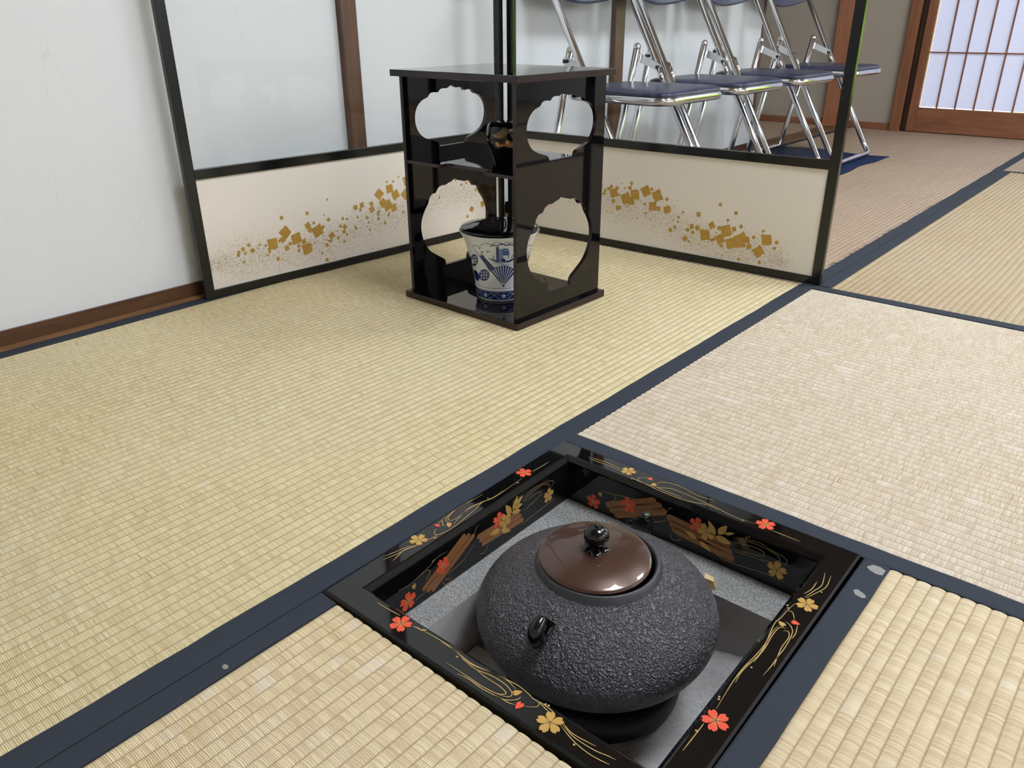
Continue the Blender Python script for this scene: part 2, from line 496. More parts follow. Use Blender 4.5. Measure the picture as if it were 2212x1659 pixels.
# far wall trims
struct(box('baseboard_far', -2.6, -0.748, YF - 0.012, YF, -0.01, 0.036, M['orail'], bevel=0.002))
struct(box('trim_6', -1.114, -0.988, YF - 0.03, YF + 0.02, -0.02, ZC, M['opost'], bevel=0.003))
struct(box('trim_7', -0.748, -0.700, YF - 0.03, YF + 0.04, -0.02, ZC, M['owood'], bevel=0.002))
struct(box('trim_8', -0.700, 1.98, YF + 0.06, YF + 0.1, -0.056, 0.0, M['darkwood']))
struct(box('trim_9', -0.700, -0.674, YF + 0.012, YF + 0.06, 0.0, 1.8, M['darkwood']))
struct(box('trim_10', -0.700, 1.98, YF - 0.02, YF + 0.1, 1.80, 1.86, M['orail']))

# shoji doors -------------------------------------------------------------
def shoji(name, x0, x1, y, z0, z1, cols, rows, rail_b, rail_t, stile, paper, axis='y', bar=0.0065):
    """sliding paper door in plane y (axis 'y') or x (axis 'x'); front towards the room"""
    root = empty(name, (0, 0, 0)); struct(root)
    def B(nm, a0, a1, d0, d1, c0, c1, mat, par, bev=0.0):
        if axis == 'y': return box(nm, a0, a1, y + d0, y + d1, c0, c1, mat, par, bev)
        return box(nm, y - d1, y - d0, a0, a1, c0, c1, mat, par, bev)
    B('stile', x0, x0 + stile, 0, 0.03, z0, z1, M['owood'], root, 0.002)
    B('stile', x1 - stile, x1, 0, 0.03, z0, z1, M['owood'], root, 0.002)
    B('bottom_rail', x0 + stile, x1 - stile, 0.001, 0.029, z0, z0 + rail_b, M['orail'], root, 0.002)
    B('top_rail', x0 + stile, x1 - stile, 0.001, 0.029, z1 - rail_t, z1, M['orail'], root, 0.002)
    ax0, ax1 = x0 + stile, x1 - stile; az0, az1 = z0 + rail_b, z1 - rail_t
    xs = [ax0 + (ax1 - ax0) * i / cols for i in range(cols + 1)]
    zs = [az0 + (az1 - az0) * i / rows for i in range(rows + 1)]
    for i in range(1, cols):
        B('lattice_bar', xs[i] - bar / 2, xs[i] + bar / 2, 0.006, 0.017, az0, az1, M['owood'], root)
    for j in range(1, rows):
        B('lattice_bar', ax0, ax1, 0.007, 0.018, zs[j] - bar / 2, zs[j] + bar / 2, M['orail'], root)
    for i in range(cols):
        for j in range(rows):
            B('pane', xs[i] + bar / 2, xs[i + 1] - bar / 2, 0.017, 0.0185, zs[j] + bar / 2, zs[j + 1] - bar / 2, paper, root)
    return root
shoji('door_1', -0.672, 0.288, YF + 0.004, 0.002, 1.80, 10, 6, 0.122, 0.06, 0.042, M['paper'])
# glazed garden door further right (seen only in reflections)
g = struct(empty('door_2'))
box('stile', 0.288, 0.335, YF + 0.01, YF + 0.045, 0.002, 1.80, M['owood'], g)
box('stile', 1.11, 1.16, YF + 0.01, YF + 0.045, 0.002, 1.80, M['owood'], g)
box('stile', 1.93, 1.98, YF + 0.01, YF + 0.045, 0.002, 1.80, M['owood'], g)
for a, b in ((0.335, 1.11), (1.16, 1.93)):
    box('rail', a, b, YF + 0.01, YF + 0.045, 0.002, 0.16, M['orail'], g)
    box('rail', a, b, YF + 0.01, YF + 0.045, 1.74, 1.80, M['orail'], g)
    box('pane', a, b, YF + 0.026, YF + 0.030, 0.16, 1.74, M['glass'], g)
for i, (a, b) in enumerate(WINS):
    shoji('window_%d' % (i + 1), a, b, XR + 0.05, 0.90, 1.95, 12 if b - a > 2.2 else 9, 3, 0.05, 0.05, 0.04, M['wpaper%d' % (i + 1)], 'x', 0.012)
# garden outside the glazed door
gd = box('garden_ground', -1.0, 8.0, YF + 0.1, 12.0, -0.4, -0.3, M['lawn'])
tag(gd, 'green garden ground outside the glazed door', 'garden')
hb = bmesh.new(); bmesh.ops.create_icosphere(hb, subdivisions=4, radius=1.0)
for v in hb.verts:
    k = 1 + 0.16 * math.sin(9 * v.co.x + 3 * v.co.z) * math.sin(11 * v.co.y) + rnd.uniform(-0.06, 0.06)
    v.co = Vector((v.co.x * 2.4 * k, v.co.y * 0.7 * k, v.co.z * 0.95 * k))
hd = bm_obj('hedge', hb, M['leaf']); hd.location = (1.9, 6.2, 0.4)
tag(hd, 'clipped green hedge outside the glazed door', 'hedge')

# ceiling lamps ------------------------------------------------------------
LAMPS = [((1.0, 1.95), 'square white ceiling lamp above the screen end of the room'),
         ((0.75, 0.35), 'square white ceiling lamp above the hearth end of the room')]
for li, ((lx, ly), lab) in enumerate(LAMPS):
    e = empty('ceiling_lamp', (lx, ly, ZC)); tag(e, lab, 'lamp', 'square ceiling lamps')
    box('housing', -0.32, 0.32, -0.32, 0.32, -0.06, 0.0, M['lampbody'], e, 0.01)
    box('diffuser', -0.30, 0.30, -0.30, 0.30, -0.10, -0.061, M['lamp%d' % (li + 1)], e, 0.015)

# ------------------------------------------------------------------ tatami
def rib_surface(w, l, seed, nl=36):
    r = random.Random(seed)
    n = int(round(w / PITCH)); p = w / n
    per = 6
    nx = n * per
    V = []; F = []
    ph = [r.uniform(0, 6.28) for _ in range(6)]
    for j in range(nl + 1):
        y = -l / 2 + l * j / nl
        for i in range(nx + 1):
            s = (i % per) / per
            x = -w / 2 + w * i / nx
            z = -0.0017 + 0.0017 * (math.sin(PI * s) ** 0.6 if 0 < s < 1 else 0.0)
            wob = 0.0011 * math.sin(5.1 * y + ph[0] + 2.3 * x) + 0.0007 * math.sin(13.7 * y + ph[1] + 7 * x)
            edge = min(1.0, (min(i, nx - i)) / (3.0 * per))
            z += 0.0004 * math.sin(9 * x + ph[2]) * math.sin(7 * y + ph[3]) * edge
            V.append((x + wob * edge, y, z))
    for j in range(nl):
        for i in range(nx):
            a = j * (nx + 1) + i
            F.append((a, a + 1, a + nx + 2, a + nx + 1))
    return V, F

def border_strip(w, l, seed, wav=0.0006):
    r = random.Random(seed)
    n = max(8, int(l / 0.03)); V = []; F = []
    for j in range(n + 1):
        y = -l / 2 + l * j / n
        e = wav * (math.sin(j * 0.7 + seed) + r.uniform(-1, 1))
        e2 = 0.0
        x0, x1 = -w / 2 + e2, w / 2 + e
        for x, z in ((x0, -0.02), (x0, 0.0003), (x0 + 0.002, 0.0011), (x1 - 0.002, 0.0011), (x1, 0.0005), (x1, -0.004)):
            V.append((x, y, z))
    for j in range(n):
        for k in range(5):
            a = j * 6 + k
            F.append((a, a + 1, a + 7, a + 6))
    return V, F

def tatami(x0, x1, y0, y1, along, mat, label, left=0.0, right=0.0, seed=1):
    """along = 'x' or 'y' (ribs / cloth borders); left/right border widths on the low / high side"""
    cx, cy = (x0 + x1) / 2, (y0 + y1) / 2
    if along == 'y':
        e = empty('tatami_mat', (cx, cy, 0)); wx, ly = x1 - x0, y1 - y0
    else:
        e = empty('tatami_mat', (cx, cy, 0), -PI / 2); wx, ly = y1 - y0, x1 - x0
        # local +X -> world -Y ; so low local side is the high world side
        left, right = right, left
    tag(e, label, 'tatami mat', 'tatami mats on the floor')
    sw = wx - left - right
    V, F = rib_surface(sw, ly, seed)
    off = (left - right) / 2
    o = mesh_obj('rush_surface', V, F, mat, e, True); o.location = (off, 0, 0)
    nr = int(round(sw / PITCH)); at_ = o.data.attributes.new('rib', 'FLOAT', 'POINT')
    at_.data.foreach_set('value', np.tile(np.arange(nr * 6 + 1) / 6.0 + 1e-4, len(V) // (nr * 6 + 1)).astype(np.float32))
    b = box('core', -wx / 2 + 0.0005, wx / 2 - 0.0005, -ly / 2 + 0.0005, ly / 2 - 0.0005, -0.0555, -0.0022, M['core'], e)
    if left > 0:
        V, F = border_strip(left, ly, seed + 5)
        q = mesh_obj('cloth_border', V, F, M['heri'], e); q.location = (-wx / 2 + left / 2, 0, 0)
    if right > 0:
        V, F = border_strip(right, ly, seed + 9)
        q = mesh_obj('cloth_border', [(-x, y, z) for x, y, z in V], [tuple(reversed(f)) for f in F], M['heri'], e)
        q.location = (wx / 2 - right / 2, 0, 0)
    return e
XL = WX + 0.0205
H1 = 0.030
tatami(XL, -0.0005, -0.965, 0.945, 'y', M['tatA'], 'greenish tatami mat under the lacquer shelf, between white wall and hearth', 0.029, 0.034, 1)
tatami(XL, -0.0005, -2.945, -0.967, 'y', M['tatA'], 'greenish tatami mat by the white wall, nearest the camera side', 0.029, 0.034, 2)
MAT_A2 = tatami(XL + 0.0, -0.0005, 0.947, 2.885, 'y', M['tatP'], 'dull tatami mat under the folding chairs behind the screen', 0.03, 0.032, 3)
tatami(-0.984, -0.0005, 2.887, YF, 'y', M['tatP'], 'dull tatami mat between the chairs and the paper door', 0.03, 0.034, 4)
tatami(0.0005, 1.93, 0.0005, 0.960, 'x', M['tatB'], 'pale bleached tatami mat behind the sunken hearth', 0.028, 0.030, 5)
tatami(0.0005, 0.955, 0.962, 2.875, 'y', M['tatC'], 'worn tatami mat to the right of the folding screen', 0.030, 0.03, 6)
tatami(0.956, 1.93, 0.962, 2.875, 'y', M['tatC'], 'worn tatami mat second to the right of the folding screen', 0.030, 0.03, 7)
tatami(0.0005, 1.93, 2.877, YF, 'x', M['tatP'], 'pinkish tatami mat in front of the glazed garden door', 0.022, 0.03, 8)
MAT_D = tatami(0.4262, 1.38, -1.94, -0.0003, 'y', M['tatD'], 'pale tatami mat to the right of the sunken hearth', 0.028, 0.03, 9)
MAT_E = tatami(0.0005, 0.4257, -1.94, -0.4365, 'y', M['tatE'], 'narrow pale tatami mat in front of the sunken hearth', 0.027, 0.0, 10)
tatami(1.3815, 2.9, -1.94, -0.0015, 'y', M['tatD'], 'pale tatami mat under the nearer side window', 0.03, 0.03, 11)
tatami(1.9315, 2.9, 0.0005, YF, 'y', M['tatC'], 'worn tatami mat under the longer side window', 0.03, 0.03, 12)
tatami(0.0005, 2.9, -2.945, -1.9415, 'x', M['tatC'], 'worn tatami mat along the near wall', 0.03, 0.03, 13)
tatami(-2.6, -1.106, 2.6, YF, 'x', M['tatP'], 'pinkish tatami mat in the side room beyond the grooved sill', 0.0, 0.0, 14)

def patch(mat_obj, pxs, mat, name='worn_patch'):
    P = [at_z(u, v, 0.0013) for u, v in pxs]
    inv = mat_obj.matrix_basis.inverted()
    V = [inv @ p for p in P] + [inv @ (p - Vector((0, 0, 0.0006))) for p in P]; n = len(P)
    mesh_obj(name, V, [tuple(range(n))] + [(i, (i + 1) % n, n + (i + 1) % n, n + i) for i in range(n)], mat, mat_obj)
patch(MAT_D, [(1872, 1224), (1886, 1220), (1902, 1225), (1913, 1233), (1906, 1243), (1893, 1240), (1879, 1232)], M['grime'])
patch(MAT_D, [(1843, 1274), (1853, 1273), (1868, 1284), (1871, 1291), (1862, 1292), (1847, 1284)], M['grime'])
patch(MAT_E, [(480, 1438), (486, 1434), (493, 1437), (493, 1443), (486, 1446), (480, 1443)], M['grime'])
# frayed threads along the cloth border behind the screen
fb = random.Random(11); V = []; F = []
for i in range(90):
    y = 1.02 + 1.15 * (i / 90.0) + fb.uniform(-0.01, 0.01)
    if fb.random() < 0.25 + 0.3 * (i > 55): continue
    w_ = fb.uniform(0.003, 0.008); d_ = fb.uniform(0.003, 0.011); x_ = -0.0335
    k = len(V); V += [(x_ + 0.002, y - w_ / 2, 0.0012), (x_ + 0.002, y + w_ / 2, 0.0012), (x_ - d_, y + fb.uniform(-0.006, 0.006), 0.0014)]; F.append((k, k + 1, k + 2))
fo = mesh_obj('frayed_threads', [tuple(MAT_A2.matrix_basis.inverted() @ Vector(v)) for v in V], F, M['heri'], MAT_A2); fo['kind'] = 'stuff'

# ------------------------------------------------------------------ sunken hearth
# pit
hp = empty('hearth_pit', (0.2137, -0.218, -0.062)); tag(hp, 'grey clay hearth pit with ash under the iron kettle', 'hearth')
hp.rotation_euler = (0, 0, R_(0.5))
LZ = 0.0     # ledge level in pit coordinates (z = -0.062)
oh = 0.1815
# inner opening in pit coordinates: wide ledges at the left and the back, narrow ones elsewhere
IX0, IX1, IY0, IY1 = -0.139, 0.172, -0.172, 0.124
SL = 0.012          # walls lean inwards towards the bottom
def clay_wall(A, B, C, D, Ci, Di):
    """A,B outer corners, C,D inner opening corners, Ci,Di inner bottom corners"""
    P = lambda p, z: (p[0], p[1], z)
    V = [P(A, -0.1), P(B, -0.1), P(A, -0.0005), P(B, -0.0005), P(D, -0.0005), P(C, -0.0005), P(Di, -0.086), P(Ci, -0.086)]
    o = mesh_obj('clay_wall', V, [(0, 1, 3, 2), (2, 3, 5, 4), (4, 5, 7, 6)], M['clay'], hp)
    o.data.materials.append(M['pit']); o.data.polygons[2].material_index = 1
    bm = bmesh.new(); bm.from_mesh(o.data); bmesh.ops.recalc_face_normals(bm, faces=bm.faces); bm.to_mesh(o.data); bm.free()
o4 = [(-oh, -oh), (oh, -oh), (oh, oh), (-oh, oh)]
i4 = [(IX0, IY0), (IX1, IY0), (IX1, IY1), (IX0, IY1)]
b4 = [(IX0 + SL, IY0 + SL * 0.3), (IX1 - SL * 0.3, IY0 + SL * 0.3), (IX1 - SL * 0.3, IY1 - SL), (IX0 + SL, IY1 - SL)]
for k in range(4):
    q = (k + 1) % 4
    clay_wall(o4[k], o4[q], i4[q], i4[k], b4[q], b4[k])
n = 48; V = []; F = []
for j in range(n + 1):
    for i in range(n + 1):
        x = IX0 + SL - 0.004 + (IX1 - IX0 - SL + 0.006) * i / n; y = IY0 + (IY1 - IY0 - SL + 0.006) * j / n
        z = -0.083 + 0.004 * math.sin(31 * x + 12 * y) * math.sin(27 * y) + rnd.uniform(-0.0009, 0.0009) + 0.028 * max(0, (math.hypot(x, y) - 0.115)) / 0.08
        V.append((x, y, z))
for j in range(n):
    for i in range(n):
        a = j * (n + 1) + i; F.append((a, a + 1, a + n + 2, a + n + 1))
tag(mesh_obj('ash', V, F, M['ash'], hp, True), kind='stuff')
box('bottom', -oh, oh, -oh, oh, -0.12, -0.1, M['pit'], hp)
box('tray_plate', -0.125, 0.012, -0.168, -0.07, -0.080, -0.062, M['pit'], hp, 0.002)
box('tray_edge', 0.012, 0.0145, -0.168, -0.07, -0.080, -0.0615, M['chrome'], hp)

ht = empty('kettle_stand', (0.2135, -0.224, -0.145)); tag(ht, 'black round heater stand half hidden beneath the kettle', 'heater')
lathe('body', [(0, 0.0), (0.092, 0.0), (0.101, 0.006), (0.103, 0.02), (0.099, 0.034), (0.09, 0.037), (0, 0.037)], M['iron_dark'], ht, 56)
lathe('ring', [(0.060, 0.036), (0.068, 0.036), (0.068, 0.0475), (0.060, 0.0475), (0.060, 0.036)], M['iron_dark'], ht, 48)

# lacquer frame (mitred rails)
HW, HL = 0.421, 0.430
FC = Vector((0.2137, -0.2180, 0.0)); FR = R_(0.45)
hf = empty('hearth_surround', FC, FR); tag(hf, 'glossy black lacquer hearth frame painted with gold and red cherry blossoms', 'hearth surround')
PROF = [(0.0, -0.062), (0.0, 0.0025), (0.0022, 0.005), (0.0285, 0.005), (0.0300, 0.0043), (0.0350, -0.0015), (0.0355, -0.004), (0.0355, -0.062)]
def rail(ang, half_len, half_dep):
    V = []; F = []; m = len(PROF)
    for sg in (-1, 1):
        for d, z in PROF:
            V.append((sg * (half_len - d), half_dep - d, z))
    for i in range(m):
        j = (i + 1) % m
        F.append((i, m + i, m + j, j))
    V = [(x * math.cos(ang) - y * math.sin(ang), x * math.sin(ang) + y * math.cos(ang), z) for x, y, z in V]
    o = mesh_obj('rail', V, F, M['black'], hf)
    bm = bmesh.new(); bm.from_mesh(o.data); bmesh.ops.recalc_face_normals(bm, faces=bm.faces); bm.to_mesh(o.data); bm.free()
rail(0, HW / 2, HL / 2); rail(PI, HW / 2, HL / 2)
rail(PI / 2, HL / 2, HW / 2); rail(-PI / 2, HL / 2, HW / 2)
HFM = Matrix.Translation(FC) @ Matrix.Rotation(FR, 4, 'Z')
HFI = HFM.inverted()

# painted decoration: every shape sits on a rail face as a very thin relief
ex = HFM.to_3x3() @ Vector((1, 0, 0)); ey = HFM.to_3x3() @ Vector((0, 1, 0)); ez = Vector((0, 0, 1))
FACES = {
    'top': (HFM @ Vector((0, 0, 0.0052)), ex, ey, ez),
    'left': (HFM @ Vector((-HW / 2 + 0.0358, 0, 0)), ey, ez, ex),      # inner face of the left rail, seen from +x
    'back': (HFM @ Vector((0, HL / 2 - 0.0358, 0)), ex, ez, -ey),      # inner face of the back rail, seen from -y
}
def on_face(face, u, v):
    o, a, b, n = FACES[face]
    p = at_plane(u, v, o, n) - o
    return (p.dot(a), p.dot(b))
def face_pt(face, s, t, h):
    o, a, b, n = FACES[face]
    return HFI @ (o + a * s + b * t + n * h)
def poly_on(face, polys, h, name, mat, parent):
    V = []; F = []
    for pg in polys:
        tr = mgeo.tessellate_polygon([[Vector((p[0], p[1], 0)) for p in pg]])
        k = len(V); n = len(pg)
        V += [face_pt(face, p[0], p[1], h) for p in pg] + [face_pt(face, p[0], p[1], -0.0001) for p in pg]
        ar = sum(pg[i][0] * pg[(i + 1) % n][1] - pg[(i + 1) % n][0] * pg[i][1] for i in range(n))
        for t_ in tr:
            q = [pg[i] for i in t_]
            a2 = (q[1][0] - q[0][0]) * (q[2][1] - q[0][1]) - (q[2][0] - q[0][0]) * (q[1][1] - q[0][1])
            F.append(tuple(k + i for i in (t_ if a2 > 0 else reversed(t_))))
        for i in range(n):
            j = (i + 1) % n
            F.append((k + i, k + n + i, k + n + j, k + j) if ar > 0 else (k + j, k + n + j, k + n + i, k + i))
    return mesh_obj(name, V, F, mat, parent)
def petal(cx, cy, ang, ln, wd, notch=0.16):
    out = []
    for (a, b) in ((0, 0.04), (0.25, 0.30), (0.55, 0.50), (0.80, 0.44), (0.97, 0.22), (1 - notch, 0.0)):
        out.append((a, b))
    pts = out + [(a, -b) for a, b in reversed(out[:-1])]
    c, s = math.cos(ang), math.sin(ang)
    return [(cx + ln * a * c - wd * b * s, cy + ln * a * s + wd * b * c) for a, b in pts]
def blossom(face, u, v, size, ang, mat, lvl=0.0003):
    cx, cy = on_face(face, u, v)
    P = [petal(cx + 0.0009 * math.cos(ang + k * 2 * PI / 5), cy + 0.0009 * math.sin(ang + k * 2 * PI / 5), ang + k * 2 * PI / 5, size / 2, size * 0.36) for k in range(5)]
    b = poly_on(face, P, lvl, 'cherry_blossom', M[mat], hf)
    S = []
    for k in range(5):
        a = ang + k * 2 * PI / 5
        for da in (-0.25, 0, 0.25):
            c, s = math.cos(a + da), math.sin(a + da); r0, r1, w = size * 0.03, size * 0.2, 0.00018
            S.append([(cx + r0 * c - w * s, cy + r0 * s + w * c), (cx + r0 * c + w * s, cy + r0 * s - w * c), (cx + r1 * c + w * s, cy + r1 * s - w * c), (cx + r1 * c - w * s, cy + r1 * s + w * c)])
    poly_on(face, S, lvl + 0.00012, 'stamen', M['line'], b)
def one_petal(face, u, v, u2, v2, wd, mat):
    a = on_face(face, u, v); b = on_face(face, u2, v2)
    poly_on(face, [petal(a[0], a[1], math.atan2(b[1] - a[1], b[0] - a[0]), math.hypot(b[0] - a[0], b[1] - a[1]), wd, 0.28)], 0.0003, 'petal', M[mat], hf)
def strip_poly(pts, w):
    L = []; Rr = []
    n = len(pts)
    for i, p in enumerate(pts):
        q0 = pts[max(i - 1, 0)]; q1 = pts[min(i + 1, n - 1)]
        d = np.array(q1) - np.array(q0); d /= (np.linalg.norm(d) + 1e-12)
        f = min(1, 0.35 + 4.0 * min(i, n - 1 - i) / n)
        L.append((p[0] - d[1] * w * f, p[1] + d[0] * w * f)); Rr.append((p[0] + d[1] * w * f, p[1] - d[0] * w * f))
    return L, Rr
def streams(face, crop, lines, w=0.00045, dots=(), lvl=0.00022):
    x0, y0, sc = crop
    for ln in lines:
        V = []; F = []
        px = catmull(ln, 5)
        pts = [on_face(face, x0 + sc * p[0], y0 + sc * p[1]) for p in px]
        L, Rr = strip_poly(pts, w)
        for a, b in zip(L, Rr):
            V.append(face_pt(face, *a, lvl)); V.append(face_pt(face, *b, lvl))
        for i in range(len(L) - 1):
            F.append((2 * i, 2 * i + 1, 2 * i + 3, 2 * i + 2))
        mesh_obj('stream_line', V, F, M['line'], hf)
    V = []; F = []
    for d in dots:
        c = on_face(face, x0 + sc * d[0], y0 + sc * d[1]); k = len(V)
        V += [face_pt(face, c[0] + 0.0011 * math.cos(a * PI / 4), c[1] + 0.0011 * math.sin(a * PI / 4), lvl) for a in range(8)]
        F.append(tuple(range(k, k + 8)))
    if dots:
        mesh_obj('gold_dots', V, F, M['line'], hf)['kind'] = 'stuff'
CF = (900, 1230, 0.19895); CN = (1180, 1480, 0.14467); C5 = (680, 930, 0.4394); C6 = (1200, 930, 0.4393); CL = (860, 1030, 0.19291); CK = (1240, 1060, 0.2170)
# front rail
streams('top', CF, [
    [(0, 625), (130, 700), (350, 830), (560, 1010), (700, 1080), (880, 1150), (1080, 1250), (1200, 1340), (1260, 1400), (1330, 1450), (1310, 1490), (1250, 1497), (1160, 1483)],
    [(265, 795), (400, 870), (560, 1000), (700, 1075), (900, 1160), (1000, 1220), (1075, 1300)],
    [(490, 970), (640, 1085), (800, 1150), (950, 1240), (1030, 1330), (1030, 1370), (990, 1385), (880, 1360)],
    [(640, 1085), (760, 1180), (900, 1270), (970, 1340), (940, 1358), (860, 1345), (700, 1265), (560, 1170), (325, 1015)],
    [(440, 1135), (560, 1190), (700, 1290), (860, 1375), (1000, 1450), (1070, 1470)],
    [(820, 1360), (950, 1415), (1060, 1420), (1110, 1405), (1130, 1385)],
    [(1330, 1440), (1380, 1495), (1430, 1545)], [(1340, 1440), (1450, 1520), (1500, 1575)]],
    dots=[(75, 655), (97, 660), (440, 950), (1400, 1465), (1435, 1480)])
streams('top', CN, [[(250, 565), (350, 690), (480, 780), (740, 915)], [(230, 580), (380, 750), (560, 880), (740, 985), (900, 1050), (1035, 1115)], [(205, 595), (400, 830), (600, 1000), (780, 1110), (950, 1190)]], dots=[(415, 890)])
streams('top', C5, [[(305, 845), (360, 878), (420, 910)], [(482, 962), (510, 975), (530, 988)]])
blossom('top', 866, 1347, 0.0225, 0.5, 'red'); blossom('top', 1188, 1561, 0.0235, 0.9, 'makie')
one_petal('top', 1128, 1494, 1106, 1499, 0.006, 'makie'); one_petal('top', 1114, 1531, 1129, 1517, 0.007, 'red')
# right rail
streams('top', C6, [
    [(1325, 700), (1310, 760), (1270, 790), (1225, 820)], [(1355, 715), (1330, 770), (1280, 800), (1230, 825)], [(1285, 745), (1260, 780), (1220, 805)],
    [(1180, 850), (1140, 885), (1110, 920), (1080, 945), (1060, 985), (1030, 1050), (980, 1110), (930, 1160), (890, 1210), (850, 1270), (790, 1370)],
    [(1140, 885), (1165, 895), (1175, 930)], [(1130, 940), (1155, 960), (1165, 990), (1150, 1030), (1120, 1080), (1095, 1110), (1060, 1160), (1020, 1205)],
    [(1095, 960), (1060, 1000), (1020, 1075), (985, 1120), (940, 1160), (905, 1200), (885, 1240)], [(1135, 975), (1100, 970), (1065, 1010), (1030, 1070), (975, 1140)],
    [(1120, 985), (1145, 990), (1145, 1020), (1110, 1070), (1085, 1130), (1075, 1160)], [(1190, 955), (1180, 1000), (1160, 1025)],
    [(730, 1440), (700, 1480), (625, 1575)]], dots=[(1140, 860), (1145, 873), (1308, 795), (963, 1165), (805, 1310), (803, 1322), (692, 1476)])
blossom('top', 1743, 1306, 0.0215, 0.2, 'makie'); blossom('top', 1546, 1557, 0.0235, 1.1, 'red')
one_petal('top', 1682, 1342, 1696, 1354, 0.006, 'makie'); one_petal('top', 1728, 1349, 1708, 1342, 0.006, 'red')
# back rail
streams('top', C6, [
    [(160, 130), (230, 150), (290, 175), (335, 195)], [(165, 138), (240, 165), (300, 190), (330, 205)],
    [(375, 232), (420, 255), (500, 280), (580, 290), (700, 340), (780, 375), (880, 425), (985, 460)],
    [(470, 235), (420, 232), (405, 245), (430, 258), (520, 300), (640, 345), (740, 365), (800, 390)],
    [(500, 262), (520, 255), (600, 270), (700, 320), (780, 345)], [(490, 272), (520, 290), (620, 330)], [(1055, 488), (1130, 518), (1205, 547)]],
    dots=[(375, 237), (388, 240), (740, 358), (920, 442)])
blossom('top', 1358, 1018, 0.0195, 0.3, 'makie'); blossom('top', 1654, 1133, 0.0225, 0.8, 'red')
one_petal('top', 1408, 1038, 1402, 1032, 0.006, 'red'); one_petal('top', 1406, 1048, 1418, 1046, 0.006, 'makie')
# left rail
streams('top', CL, [
    [(1390, 15), (1200, 150), (1060, 240), (940, 290), (860, 370), (800, 420), (720, 490), (600, 580), (480, 640), (420, 650), (405, 620), (430, 580)],
    [(950, 195), (800, 280), (680, 350), (600, 410), (560, 470), (600, 490), (680, 450), (780, 370), (860, 325), (980, 270)],
    [(830, 255), (700, 340), (600, 400), (540, 470), (550, 510), (600, 515)], [(545, 440), (500, 480), (500, 540), (525, 555)],
    [(1180, 155), (1060, 235), (920, 290), (800, 350), (700, 440), (620, 530)], [(450, 525), (550, 435)], [(435, 655), (330, 715)],
    [(215, 765), (100, 790), (0, 830), (-150, 890)], [(210, 775), (100, 805), (0, 860), (-170, 930)], [(200, 780), (60, 830), (0, 885), (-60, 940)]],
    dots=[(1006, 240), (405, 690), (425, 680), (1330, 70), (1345, 65)])
streams('top', C5, [[(1065, 205), (1105, 182), (1150, 155)]])
blossom('top', 1132, 1021, 0.0210, 0.1, 'red'); blossom('top', 904, 1166, 0.0210, 0.6, 'makie')
one_petal('top', 938, 1133, 951, 1137, 0.005, 'red'); one_petal('top', 970, 1139, 970, 1129, 0.006, 'makie')
# inner faces: rafts, blossoms, leaves
def raft(face, crop, logs, hw):
    x0, y0, sc = crop
    r = empty('raft'); r.parent = hf
    P = []
    for (a, b) in logs:
        pa = on_face(face, x0 + sc * a[0], y0 + sc * a[1]); pb = on_face(face, x0 + sc * b[0], y0 + sc * b[1])
        d = np.array(pb) - np.array(pa); L = np.linalg.norm(d); d /= L; nn = np.array((-d[1], d[0]))
        pts = []
        for k in range(9):
            an = PI / 2 + PI * k / 8
            pts.append(tuple(np.array(pa) + d * math.cos(an) * hw + nn * math.sin(an) * hw))
        for k in range(9):
            an = -PI / 2 + PI * k / 8
            pts.append(tuple(np.array(pb) + d * math.cos(an) * hw + nn * math.sin(an) * hw))
        o = poly_on(face, [pts], 0.00025, 'log', M['raft'], r)
raft('left', CL, [((735, 668), (292, 1250)), ((785, 662), (340, 1262)), ((835, 668), (395, 1255))], 0.0034)
raft('left', CL, [((1340, 400), (902, 672)), ((1362, 440), (925, 708)), ((1385, 482), (952, 748))], 0.0034)
raft('back', CK, [((345, 142), (785, 102)), ((385, 192), (842, 150)), ((430, 240), (885, 205))], 0.0052)
raft('back', CK, [((960, 275), (1510, 535)), ((985, 335), (1535, 600)), ((1010, 390), (1555, 665))], 0.0055)
blossom('left', 881, 1299, 0.024, 0.3, 'red', 0.0005); blossom('left', 956, 1222, 0.022, 0.9, 'red', 0.0006); blossom('left', 1077, 1123, 0.021, 0.2, 'red', 0.0006)
blossom('left', 1091, 1125, 0.022, 0.7, 'makie', 0.0007); blossom('left', 1185, 1070, 0.021, 0.2, 'makie', 0.0004)
one_petal('left', 896, 1272, 892, 1261, 0.006, 'makie')
blossom('back', 1282, 1083, 0.022, 0.3, 'red', 0.0005); blossom('back', 1358, 1091, 0.023, 0.6, 'red', 0.0006); blossom('back', 1506, 1134, 0.021, 0.2, 'red', 0.0006)
blossom('back', 1525, 1149, 0.023, 0.8, 'makie', 0.0007); blossom('back', 1678, 1231, 0.024, 0.3, 'makie', 0.0004)
one_petal('back', 1298, 1073, 1295, 1062, 0.006, 'makie')
def leaf(face, crop, pairs, parent=None):
    x0, y0, sc = crop; P = []
    for (a, b, wf) in pairs:
        pa = np.array(on_face(face, x0 + sc * a[0], y0 + sc * a[1])); pb = np.array(on_face(face, x0 + sc * b[0], y0 + sc * b[1]))
        d = pb - pa; nn = np.array((-d[1], d[0]))
        up = [(s, wf * math.sin(PI * s ** 0.8)) for s in (0, 0.15, 0.35, 0.55, 0.75, 0.9, 1.0)]
        P = [tuple(pa + d * s + nn * w) for s, w in up] + [tuple(pa + d * s - nn * w) for s, w in reversed(up[1:-1])]
        poly_on(face, [P], 0.0008, 'leaf', M['makie'], hf)
